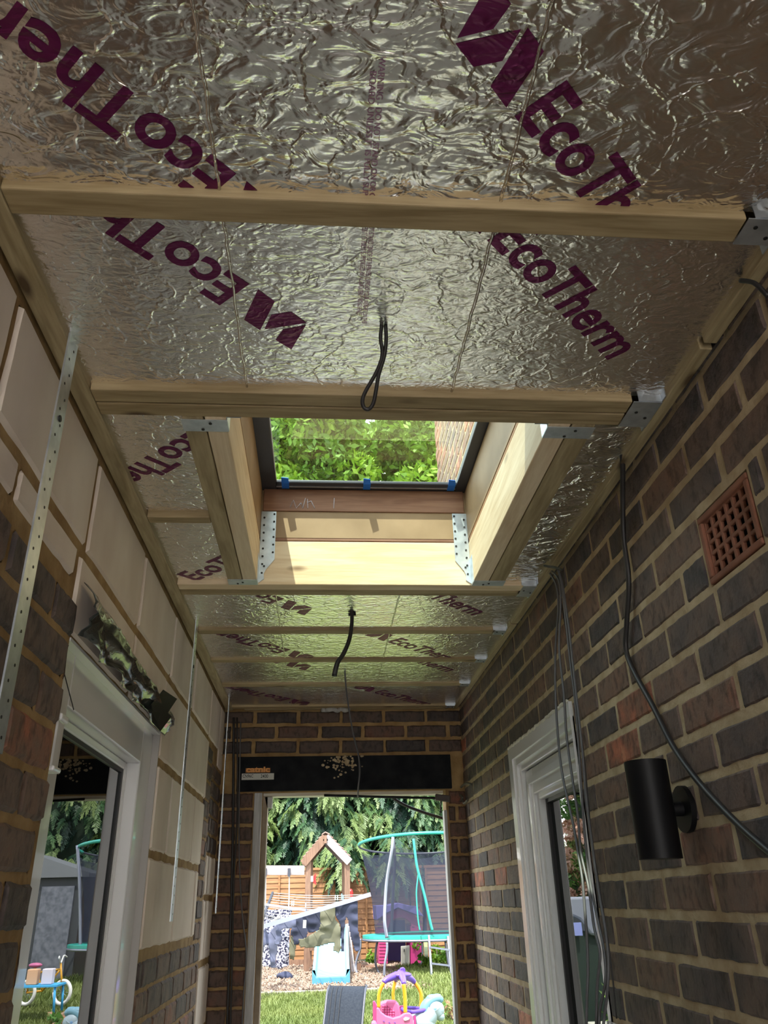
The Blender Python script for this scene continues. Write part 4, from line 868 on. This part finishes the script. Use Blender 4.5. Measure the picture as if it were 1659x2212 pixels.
gt = garment('top', g([(640,400),(960,300),(980,560),(860,600),(800,590),(770,680),(680,760),(610,770),(590,660),(560,640),(570,540),(640,530)]), AY+.45, 'navy', 'navy top with a white care tag on the airer', 'clothing', seed=4)
b_ = MB(); b_.prism([PY(540+a/6.38, 1920+c_/6.38, AY+.30) for a, c_ in ((733,430),(778,430),(772,540),(728,540))], (0, .004, 0)); b_.build('care_tag', 'white', gt)
garment('hoodie', g([(975,290),(1170,240),(1180,420),(1240,500),(1250,600),(1255,830),(1220,885),(1150,850),(1160,740),(1060,760),(880,810),(690,805),(670,690),(760,680),(960,560)]), AY+.40, 'olive', 'olive green hoodie with one sleeve hanging down in front of the slide', 'clothing', seed=5)
garment('jacket', g([(1170,200),(1480,140),(1490,560),(1515,700),(1510,850),(1450,850),(1380,640),(1350,430),(1330,380),(1310,440),(1290,620),(1300,860),(1260,860),(1245,500),(1150,300)]), AY+.42, 'navy', 'black jacket hanging nearest the right tip of the airer arm', 'clothing', seed=6)
garment('sock', g([(330,410),(420,360),(410,400),(340,440)]), AY+.5, 'white', 'small white sock on the airer above the jogging bottoms', 'clothing', seed=7)
garment('dark_cloth', g([(560,640),(640,700),(620,930),(600,980),(550,960),(540,800)]), AY+.9, 'olive', 'dark olive cloth hanging behind the navy top', 'clothing', seed=8)
for i, (px, py, m_) in enumerate(((567+63, 1957, 'cream'), (634, 1957, 'cream'), (660, 1961, 'cream'), (724, 1945, 'cream'), (729, 1945, 'cream'), (738, 1942, 'slide'), (741, 1945, 'slide'))):
    p = PY(px, py, AY+.42); tag(MB().obox(p, p+Vector((.002, 0, .07)), .014, .014).build('clothes_peg', m_), ['cream peg, leftmost on the airer', 'cream peg just right of the leftmost one', 'single cream peg above the navy top', 'cream peg on the arm over the olive hoodie', 'second cream peg over the olive hoodie', 'blue peg holding the black jacket', 'lower blue peg holding the black jacket'][i], 'peg', 'clothes pegs on the airer')
# ------------------------------------------------------------------ trampoline
M['teal'] = mat('teal_pad', (.02, .27, .215), rough=.4); M['steel'] = mat('steel_tube', (.22, .24, .30), rough=.35, metal=.6)
CYt = 15.6; zl = PY(783, 2022, CYt); Rt = 1.17; cxt = zl.x+Rt; zm = zl.z
t = thing('trampoline', 'round trampoline with teal pad and dark safety net', 'trampoline', (cxt, CYt, G0))
def ring(R, z, r, n=48, m_='teal', nm='ring', seg=(0, 1), tilt=0):
    pts = [(cxt+R*math.cos(2*math.pi*(seg[0]+(seg[1]-seg[0])*k/n)), CYt+R*math.sin(2*math.pi*(seg[0]+(seg[1]-seg[0])*k/n)), z-tilt*math.sin(2*math.pi*(seg[0]+(seg[1]-seg[0])*k/n))) for k in range(n+1)]
    return MB().tube(pts, r, 8, smooth_path=False).build(nm, m_, t)
mb = MB(); vs = []
for k in range(48):
    a = 2*math.pi*k/48
    for (R_, z_) in ((Rt, zm-.035), (Rt, zm+.01), (Rt-.24, zm+.025), (Rt-.24, zm-.0)): vs.append((cxt+R_*math.cos(a), CYt+R_*math.sin(a), z_))
mb.add(vs, [(k*4+j, ((k+1) % 48)*4+j, ((k+1) % 48)*4+(j+1) % 4, k*4+(j+1) % 4) for k in range(48) for j in range(4)], smooth=False); mb.build('edge_pad', 'teal', t)
MB().cyl((cxt, CYt, zm-.02), Rt-.24, .01, n=40).build('bounce_mat', 'hole', t); ring(Rt-.01, zm-.055, .02, nm='steel_rim', m_='steel')
zt = (PY(848, 1808, CYt-Rt).z+PY(788, 1832, CYt).z)/2; ring(Rt+.05, zt, .028, nm='top_ring', seg=(.5, 1.02), tilt=.1); ring(Rt+.05, zt, .018, nm='top_ring_back', seg=(.02, .5), tilt=.1, m_='frame')
nm_, n_, l_, b_ = newmat('safety_net'); n_.clear(); o_ = n_.new('ShaderNodeOutputMaterial'); tr = n_.new('ShaderNodeBsdfTransparent'); df = n_.new('ShaderNodeBsdfDiffuse'); df.inputs[0].default_value = (.04, .045, .065, 1); mx = n_.new('ShaderNodeMixShader'); mx.inputs[0].default_value = .56
l_.new(tr.outputs[0], mx.inputs[1]); l_.new(df.outputs[0], mx.inputs[2]); l_.new(mx.outputs[0], o_.inputs[0])
vs = []; K = 56
for k in range(K):
    a = 2*math.pi*k/K; w = 1+.05*math.cos(a*6)
    for j in range(9):
        u = j/8; R_ = (Rt-.22)*(1-u)+(Rt-.04)*u*w-.05*math.sin(math.pi*u); vs.append((cxt+R_*math.cos(a), CYt+R_*math.sin(a), zm+.02+(zt-zm-.12-.10*abs(math.sin(a*3)))*u))
MB().add(vs, [(k*9+j, ((k+1) % K)*9+j, ((k+1) % K)*9+j+1, k*9+j+1) for k in range(K) for j in range(8)], smooth=True).build('safety_net', nm_, t)
yf = CYt-Rt+.03
def tpole(pts, r, m_, nm='pole'): MB().tube([PY(a, b_, y) for a, b_, y in pts], r, 8).build(nm, m_, t)
tpole([(849,1808,yf+.1),(846,1840,yf+.1),(836,1900,yf+.15),(832,1950,yf+.15),(831,1990,yf+.1),(836,2026,yf+.1)], .028, 'steel'); tpole([(850,1812,16.7),(853,1860,16.7),(849,1930,16.7),(845,2020,16.7)], .028, 'frame')
tpole([(893,1812,yf-.05),(899,1860,yf-.05),(904,1885,yf-.05),(918,1938,yf-.05),(928,1985,yf-.05),(934,2010,yf-.05)], .022, 'teal'); tpole([(904,1885,yf-.05),(900,1920,yf-.05),(900,1942,yf-.05),(903,1985,yf-.05),(907,2010,yf-.05)], .012, 'teal', 'net_zip')
tpole([(1060,1808,yf+.6),(1050,1900,yf+.6),(1042,2026,yf+.6)], .028, 'steel')
pm = MB(); 
tpole([(779,2028,15.6),(778,2050,15.6),(771,2072,15.6),(769,2090,15.6),(774,2104,15.5),(800,2108,15.2),(828,2113,14.9)], .02, 'steel', 'leg')
tpole([(815,2034,15.2),(812,2052,15.2),(811,2080,15.2),(818,2100,15.2),(828,2112,14.9)], .018, 'frame', 'leg'); tpole([(836,2036,yf+.1),(836,2055,yf+.1),(831,2085,yf+.1),(830,2108,yf+.1)], .02, 'steel', 'leg')
tpole([(912,2034,16.6),(912,2075,16.6),(905,2084,16.6),(880,2088,16.6)], .018, 'steel', 'leg'); tpole([(962,2032,15.2),(968,2080,15.2),(974,2105,15.2)], .02, 'steel', 'leg')
t = thing('trampoline_ladder', 'steel ladder leaning on the front of the trampoline', 'ladder', tuple(PZ(950, 2115, G0)))
ly = 14.3
MB().obox(PY(926, 2020, ly+.1), PY(933, 2115, ly), .03, .03).build('rail', 'steel', t); MB().obox(PY(967, 2022, ly+.1), PY(976, 2117, ly), .03, .03).build('rail', 'steel', t)
for a, b_ in (((929, 2046), (971, 2052)), ((931, 2081), (973, 2086))): MB().obox(PY(*a, ly+.04), PY(*b_, ly+.04), .05, .025).build('rung', 'steel', t)
MB().obox(PY(927, 2116, ly), PY(952, 2119, ly), .03, .02).build('foot_bar', 'steel', t)
# ------------------------------------------------------------------ playhouse
HY = 17.3; M['pink'] = mat('pink_plastic', (.36, .045, .14), rough=.45); M['magenta'] = mat('magenta_plastic', (.42, .03, .16), rough=.45); M['lilac'] = mat('lilac_plastic', (.17, .14, .42), rough=.45); M['ivory'] = mat('ivory_plastic', (.34, .33, .28), rough=.5)
t = thing('playhouse', 'pink plastic playhouse with lilac roof behind the trampoline', 'playhouse', tuple(PZ(862, 2090, G0)))
def H(px, py, y=HY): return PY(px, py, y)
cb_ = MB(); cb_.prism([H(818, 2088), H(838, 2088), H(838, 2005), H(818, 2005)], (0, .9, 0)); cb_.build('left_pier', 'pink', t, bevel=.015)
lines = MB()
for k in range(11): p = H(819, 2010+k*7); q_ = H(837, 2010+k*7); lines.obox(p+Vector((0, -.004, 0)), q_+Vector((0, -.004, 0)), .012, .008)
lines.build('brick_relief', 'magenta', t)
MB().prism([H(887, 2084), H(912, 2084), H(912, 2000), H(887, 2000)], (0, .9, 0)).build('right_wall', 'magenta', t, bevel=.015)
MB().box((H(838, 2090).x, HY+.86, G0), (H(887, 2090).x, HY+.9, H(850, 1990).z)).build('back_wall', 'lilac', t)
A0, A1, Ap = H(822, 1998), H(906, 1996), H(864, 1968)
arch = [H(826, 2004), H(826, 1994), H(864, 1968), H(902, 1992), H(902, 2004), H(890, 2004), H(886, 1992), H(876, 1984), H(864, 1981), H(852, 1985), H(842, 1993), H(838, 2004)]
MB().prism(arch, (0, .06, 0)).build('gable_arch', 'pink', t); MB().prism([H(815, 1995), H(830, 1995), H(830, 1998), H(815, 1998)], (0, .1, 0)).build('shelf', 'pink', t); MB().prism([H(890, 1989), H(912, 1989), H(912, 1993), H(890, 1993)], (0, .1, 0)).build('shelf', 'pink', t)
for poly, nm in (([(812,1956),(840,1955),(860,1950),(860,1961),(836,1972),(814,1988)], 'roof'), ([(860,1950),(884,1956),(898,1957),(916,1980),(900,1976),(860,1961)], 'roof')):
    MB().prism([H(a, b, HY-.1) for a, b in poly], (0, 1.1, 0)).build(nm, 'lilac', t, bevel=.01)
MB().prism([H(828, 1990), H(836, 1973), H(860, 1962), H(896, 1976), H(902, 1992), H(864, 1969)], (0, .9, 0)).build('gable', 'magenta', t)
MB().prism([H(866, 2086), H(885, 2084), H(885, 2042), H(866, 2044)], (0, .03, 0)).build('door', 'ivory', t, bevel=.008); mb = MB()
for a in (868.5, 876.5): mb.prism([H(a, 2082), H(a+6, 2081), H(a+6, 2047), H(a, 2048)], (0, -.008, 0))
mb.build('door_panels', mat('ivory_dark', (.25, .24, .21), rough=.5), t); MB().prism([H(872, 2050), H(874, 2050), H(874, 2056), H(872, 2056)], (0, -.03, 0)).build('letter_slot', 'hole', t)
MB().prism([H(889, 2034), H(893, 2034), H(895, 2043), H(890, 2041)], (0, -.03, 0)).build('pink_ribbon', 'pink', t)
# ------------------------------------------------------------------ lounger back and ride-on carriage
t = thing('sun_lounger', 'dark grey mesh sun lounger back rising into the foot of the opening', 'sun lounger', (PY(745, 2200, 9.3).x, 9.3, gz(9.3)))
M['mesh'] = mat('sling_mesh', (.022, .027, .036), (.03, .036, .045), 60, rough=.9, spec=.08); P_ = lambda a, b_, y: PY(a, b_, y)
vs = []; prof = [(2129, 9.62), (2131, 9.55), (2136, 9.48), (2150, 9.42), (2180, 9.34), (2215, 9.26), (2260, 9.15)]; L_ = {2129: 712, 2131: 711, 2136: 709, 2150: 706, 2180: 703, 2215: 699, 2260: 695}; R_ = {2129: 790, 2131: 792, 2136: 790, 2150: 788, 2180: 785, 2215: 782, 2260: 778}
for (py, y) in prof:
    for k in range(13):
        u = k/12; p = PY(L_[py]+(R_[py]-L_[py])*u, py+1.5*u, y); vs.append((p.x, p.y+.01*math.sin(math.pi*u), p.z-.0))
o = npmesh('sling', vs, [(j*13+i, (j+1)*13+i, (j+1)*13+i+1, j*13+i+1) for j in range(len(prof)-1) for i in range(12)], 'mesh', t, smooth=True); o.modifiers.new('s', 'SOLIDIFY').thickness = .006
for k in (.12, .24, .36): MB().tube([PY(L_[py]+(R_[py]-L_[py])*k, py, y-.008) for py, y in prof[1:]], .003, 5).build('seam', 'hole', t)
for D_ in (L_, R_): MB().tube([PY(D_[py], py, y+.01) for py, y in prof], .012, 8).build('side_rail', 'frame', t)
for D_ in (L_, R_): p = PY(D_[2260], 2260, 9.15); MB().tube([p, (p.x, 9.2, gz(9.2))], .012, 8).build('leg', 'frame', t)
CYc = 8.6
M['yellow'] = mat('yellow_plastic', (.50, .25, .008), rough=.4); M['purple'] = mat('purple_plastic', (.09, .045, .32), rough=.4); M['pinkl'] = mat('pink_light', (.42, .10, .21), rough=.45); M['pony'] = mat('pony_blue', (.11, .24, .31), rough=.5)
t = thing('ride_on_carriage', 'pink toy carriage with purple canopy, yellow posts and a pale blue horse head', 'toy car', (PY(862, 2200, CYc).x, CYc, gz(CYc)))
C_ = lambda a, b_, y=CYc: PY(770+a/7.54, 2060+b_/7.54, y)
apex = C_(730, 345)
for (a, b_, y) in ((440, 470, CYc-.1), (640, 430, CYc+.32), (775, 495, CYc-.22), (945, 465, CYc+.15)):
    e = C_(a, b_, y); m_ = (e*.42+apex*.58)+Vector((0, 0, .012)); m2 = (e*.80+apex*.20)+Vector((0, 0, .012)); MB().tube([apex, m_, m2, e], [.040, .020], 10).build('canopy_arm', 'purple', t)
MB().ell(apex, (.10, .09, .026), 16, 8).build('canopy', 'purple', t)
cr_ = [C_(590, 330), C_(640, 290), (C_(665, 300)), C_(690, 262), C_(705, 272), C_(720, 235), C_(765, 222), C_(795, 245), C_(800, 320), C_(700, 335)]
MB().prism(cr_, (0, .05, 0)).build('crest', 'purple', t, bevel=.008)
for (top, mid, bot, y, r_) in (((445, 475), (370, 640), (362, 880), CYc-.1, .017), ((630, 440), (598, 620), (605, 770), CYc+.32, .016), ((770, 495), (790, 700), (797, 970), CYc-.22, .018), ((955, 470), (1050, 640), (1050, 880), CYc+.15, .018)):
    MB().tube([C_(*top, y), C_(*mid, y), C_(*bot, y)], r_, 10).build('canopy_post', 'yellow', t)
body = [C_(*p, CYc-.25) for p in ((330, 885), (365, 880), (400, 950), (480, 1010), (600, 1050), (710, 1020), (790, 965), (870, 965), (920, 1010), (940, 1290), (330, 1290))]
MB().prism(body, (0, .05, 0)).build('side_panel', 'pinkl', t, bevel=.012)
body2 = [Vector((p.x, CYc+.32, p.z)) for p in body]; MB().prism(body2, (0, .03, 0)).build('side_panel', 'pink', t, bevel=.01)
p0 = C_(330, 1290, CYc-.2); p1 = C_(940, 1290, CYc-.2); MB().box((p0.x, CYc-.2, p0.z-.25), (p1.x, CYc+.32, p0.z+.02)).build('tub', 'pinkl', t, bevel=.02)
MB().obox(C_(345, 1180, CYc-.25), C_(250, 1210, CYc-.25), .12, .10).build('step', 'pinkl', t, bevel=.03)
MB().prism([C_(930, 1010, CYc-.2), C_(940, 1300, CYc-.2), C_(940, 1300, CYc+.3), C_(930, 1010, CYc+.3)], (.02, 0, 0)).build('front_panel', 'magenta', t)
seat = [C_(380, 830, CYc), C_(420, 790, CYc), C_(500, 765, CYc), C_(640, 770, CYc), C_(690, 810, CYc), C_(720, 1010, CYc), C_(700, 1100, CYc), C_(460, 1090, CYc), C_(400, 960, CYc)]
MB().prism(seat, (.0, .10, 0)).build('seat_back', 'pinkl', t, bevel=.015)
qf = MB()
for i in range(5):
    for j in range(5):
        a = 435+i*42; b_ = 860+j*42
        if a-430 < (b_-760)*1.1: qf.ell(C_(a, b_, CYc-.003), (.012, .006, .012), 8, 6)
qf.build('quilted_panel', 'pink', t)
MB().tube([C_(740, 900, CYc-.05), C_(790, 930, CYc-.08), C_(900, 950, CYc-.08), C_(1050, 930, CYc-.05), C_(1180, 890, CYc-.02), C_(1195, 870, CYc)], .017, 10).build('push_bar', 'purple', t); MB().tube([C_(830, 880, CYc+.1), C_(950, 885, CYc+.1), C_(1150, 900, CYc)], .014, 8).build('push_bar', 'purple', t)
MB().prism([C_(*p, CYc-.255) for p in ((765, 1055), (800, 1030), (865, 1045), (850, 1075), (800, 1090), (770, 1085))], (0, -.006, 0)).build('badge', 'white', t)
for a, b_ in ((430, 1105), (610, 1130), (520, 1128)): MB().tube([C_(a, b_, CYc-.256), C_(a+14, b_-14, CYc-.256), C_(a+26, b_, CYc-.256), C_(a+14, b_+12, CYc-.256)], .0025, 5).build('swirl_print', 'purple', t)
hd = MB()
hd.ell(C_(1290, 900), (.085, .06, .075), 18, 12, rot=Matrix.Rotation(.6, 3, 'Y')); hd.ell(C_(1350, 1005), (.055, .045, .042), 16, 10, rot=Matrix.Rotation(.7, 3, 'Y')); hd.tube([C_(1290, 900), C_(1322, 960), C_(1350, 1005)], [.07, .048], 12)
hd.tube([C_(1240, 900), C_(1200, 1000), C_(1130, 1080), C_(1060, 1150)], [.065, .10], 12); hd.ell(C_(1060, 1130), (.13, .10, .10), 18, 10)
hd.build('horse_head', mat('pony_white', (.24, .31, .35), rough=.5), t)
mn_h = MB(); mn_h.tube([C_(1370, 730), C_(1290, 735), C_(1200, 780), C_(1130, 860), C_(1110, 950)], [.035, .055], 10); mn_h.ell(C_(1350, 745), (.04, .03, .035), 10, 8); mn_h.ell(C_(1230, 740), (.06, .04, .04), 12, 8); mn_h.build('horse_mane', 'pony', t)
MB().ell(C_(1285, 915, CYc-.058), (.014, .006, .017), 10, 8).build('horse_eye', mat('eye', (.10, .20, .35)), t); MB().tube([C_(1215, 900, CYc-.05), C_(1235, 960, CYc-.06), C_(1290, 995, CYc-.055)], .006, 6).build('bridle', 'white', t)
# dark cloth and hose lying on the bark
def heap(name, px, py, y, r, m, label, cat): 
    p = PY(px, py, y); return tag(MB().ell((p.x, p.y, G0+r[2]*.75+.01), r, 20, 12, fn=lambda v: v*(1+.45*mn.noise(v*9))).build(name, m), label, cat)
p = PZ(617, 2118, G0); heap('cloth_heap', 617, 2118, p.y, (.14, .10, .07), 'navy', 'small dark crumpled cloth on the bark left of the slide', 'cloth')
tag(MB().tube([PZ(a, b_, G0+.035) for a, b_ in ((556, 2116), (580, 2113), (600, 2114), (625, 2108), (650, 2106))], .008, 6).build('rope', 'cable'), 'thin dark rope trailing over the bark left of the slide', 'rope')
# weeds by the fence and playhouse
def plant(name, c, R, n, m, label, size=.05, cat='plant', tint=(.2, .8), nb=10):
    cs = [(c[0]+rng.normal(0, R*.5), c[1]+rng.normal(0, R*.5), c[2]+abs(rng.normal(0, R*.45))+R*.3, R*.3, rng.uniform(*tint)) for _ in range(nb)]
    V, F_, T = leaves(cs, n, size); t_ = thing(name, label, cat, tuple(c)); npmesh('leaves', V, F_, m, t_, attr=T); MB().tube([c, (c[0], c[1], c[2]+R)], .01, 5).build('stem', 'trunk', t_)
p = PZ(800, 2084, G0); plant('weed', (p.x, p.y-.2, G0), .16, 160, 'leaf', 'small yellow green weed at the fence foot left of the playhouse')
p = PZ(905, 2098, G0); plant('weed', (p.x+.12, p.y, G0), .15, 260, 'leaf', 'leafy weeds in front of the pink playhouse')
p = PZ(945, 2085, G0); plant('weed', (p.x, p.y, G0), .25, 400, 'leaf', 'leafy weeds behind the trampoline ladder')
# ------------------------------------------------------------------ things the door glass mirrors (right side of the garden)
BY = 12.2
def mp(px, py, y=BY): return mirL(px, py, y)
t = thing('bicycle', 'small yellow child bicycle with white tyres on the right of the lawn', 'bicycle', (mp(130, 2100).x, BY, G0))
M['tyre'] = mat('tyre_white', (.7, .7, .66)); 
def wheel(c, r, nm):
    pts = [(c.x+r*math.cos(2*math.pi*k/24)*.9, c.y+r*math.cos(2*math.pi*k/24)*.4, c.z+r*math.sin(2*math.pi*k/24)) for k in range(25)]; MB().tube(pts, .022, 8, smooth_path=False).build(nm, 'tyre', t)
    for k in range(6): a = math.pi*k/6; d = Vector((.9*r*math.cos(a), .4*r*math.cos(a), r*math.sin(a))); MB().tube([c-d, c+d], .003, 4).build('spoke', 'steel', t)
w1 = mp(141, 2095); w2 = mp(100, 2095, BY+.1); w1.z = w2.z = G0+.16; w2.x = w1.x+.48; wheel(w1, .13, 'front_wheel'); wheel(w2, .13, 'rear_wheel')
hb = w1+Vector((.07, 0, .33)); st = w2+Vector((-.06, 0, .28)); bb = (w1+w2)/2+Vector((.03, 0, .02))
for a, b_ in ((w1, hb), (hb-Vector((0, 0, .08)), bb), (bb, st), (bb, w2), (st, w2), (hb-Vector((0, 0, .07)), st-Vector((0, 0, .06)))): MB().tube([a, b_], .013, 8).build('frame_tube', 'yellow', t)
MB().tube([hb+Vector((-.02, -.18, .06)), hb+Vector((0, -.1, .08)), hb, hb+Vector((0, .1, .08)), hb+Vector((-.02, .18, .06))], .01, 8).build('handlebar', 'white', t); MB().ell(st+Vector((0, 0, .03)), (.09, .05, .03), 12, 8).build('saddle', 'pinkl', t)
tt_ = mp(100, 2110, 11.6)
t = thing('craft_table', 'small blue legged table with boxes beside the yellow bicycle', 'table', (tt_.x+.1, 11.6, G0))
MB().box((tt_.x-.2, 11.4, G0+.28), (tt_.x+.5, 11.8, G0+.30)).build('tabletop', mat('blue_plastic', (.05, .35, .65)), t)
for a in (-.17, .47):
    for b_ in (11.43, 11.77): MB().tube([(tt_.x+a, b_, G0+.28), (tt_.x+a*1.15, b_, G0)], .015, 8).build('leg', bpy.data.materials['blue_plastic'], t)
for i, (a, c1) in enumerate(((-.1, (.6, .55, .6)), (.08, (.6, .35, .2)), (.27, (.15, .4, .7)))): tag(MB().box((tt_.x+a, 11.5, G0+.302), (tt_.x+a+.13, 11.62, G0+.47)).build('toy_box', mat('toybox%d' % i, c1), bevel=.01), ['pale box on the small blue table', 'orange box in the middle of the small blue table', 'blue box on the small blue table'][i], 'box')
t = thing('garden_shed', 'dark grey garden shed at the right behind the bicycle', 'shed', (mp(150, 2000, 17).x+.6, 17, G0)); x0 = mp(172, 2000, 17).x
MB().box((x0, 16.9, G0), (x0+2.2, 18.3, .55)).build('walls', mat('shed_grey', (.03, .035, .04)), t); MB().prism([(x0-.1, 16.8, .55), (x0+2.3, 16.8, .55), (x0+2.3, 16.8, .62), (x0+1.1, 16.8, 1.0), (x0-.1, 16.8, .62)], (0, 1.6, 0)).build('roof', mat('shed_roof', (.12, .13, .14)), t); MB().box((x0+.15, 16.86, G0), (x0+.75, 16.9, .4)).build('door', mat('shed_door', (.07, .08, .10), (.14, .15, .18), 12), t)
p = mp(160, 2170, 10.8); plant('shrub', (p.x, 10.8, gz(10.8)), .22, 300, 'pieris', 'small wispy plant on the lawn near the blue table', tint=(.3, .9))
# ------------------------------------------------------------------ things the window glass mirrors (left side of the garden)
a0 = mirR(1190, 1930, 8.2); a1 = mirR(1300, 1930, 8.2); mxx = (a0.x+a1.x)/2
t = thing('flowering_shrub', 'leafy shrub with pink and white young leaves left of the opening', 'shrub', (mxx-.2, 8.6, gz(8.6)))
cs = []
for i in range(240): cs.append((rng.uniform(a1.x-.9, -.92), rng.uniform(8.3, 9.2), rng.uniform(-.4, 1.6), rng.uniform(.05, .13), rng.uniform(.0, .5) if rng.random() < .62 else rng.uniform(.7, 1)))
V, F_, T = leaves(cs, 30000, .036); npmesh('foliage', V, F_, 'pieris', t, attr=T); MB().tube([(-1.6, 8.8, -1.45), (-1.6, 8.8, .8)], [.06, .02], 8).build('stem', 'trunk', t)
MB().ell((-1.75, 9.3, .2), (.6, .3, 1.2), 16, 12).build('shade_core', 'core', t)  # dark lump standing in for the shade inside the shrub
b0 = mirR(1216, 1938, 7.6); b1 = mirR(1300, 1938, 7.6); zt_ = b0.z
t = thing('water_tank', 'grey covered garden tank with dark green side, left of the opening', 'tank', ((b0.x+b1.x)/2, 7.8, -1.5))
MB().box((b1.x-.5, 7.6, -1.48), (b0.x+.03, 8.1, zt_-.27)).build('side', mat('tank_green', (.015, .03, .022)), t, bevel=.02)
mb = MB(); mb.prism([(b1.x-.55, 7.56, zt_), (b0.x+.08, 7.56, zt_), (b0.x+.02, 7.56, zt_-.12), (b0.x-.12, 7.56, zt_-.18), (b0.x-.2, 7.56, zt_-.30), (b1.x-.55, 7.56, zt_-.45)], (0, .6, 0)); mb.build('cover', mat('cover_grey', (.22, .24, .29)), t, bevel=.02)
MB().box((b0.x-.12, 7.54, zt_-.30), (b0.x+.0, 7.56, zt_-.20)).build('blue_paper', mat('paper_blue', (.25, .30, .62)), t)
fr = MB()
for i in range(900):
    x = rng.uniform(b1.x-.4, -.78); y = rng.uniform(6.7, 7.4); z = -1.5; a = rng.uniform(-.5, .5); L = rng.uniform(.55, .98); w = .010
    p0 = Vector((x, y, z)); p1 = p0+Vector((a*.12, rng.uniform(-.1, .1), L*.8)); p2 = p1+Vector((a*.25, rng.uniform(-.1, .1), rng.uniform(-.05, .12)))
    fr.add([p0-Vector((w, 0, 0)), p0+Vector((w, 0, 0)), p1+Vector((w, 0, 0)), p1-Vector((w, 0, 0)), p2], [(0, 1, 2, 3), (3, 2, 4)])
tag(fr.build('tall_grass', mat('tall_grass', (.16, .36, .03), (.30, .50, .06), 6)), 'clump of bright green arching grass in front of the grey tank', 'grass', kind='stuff')
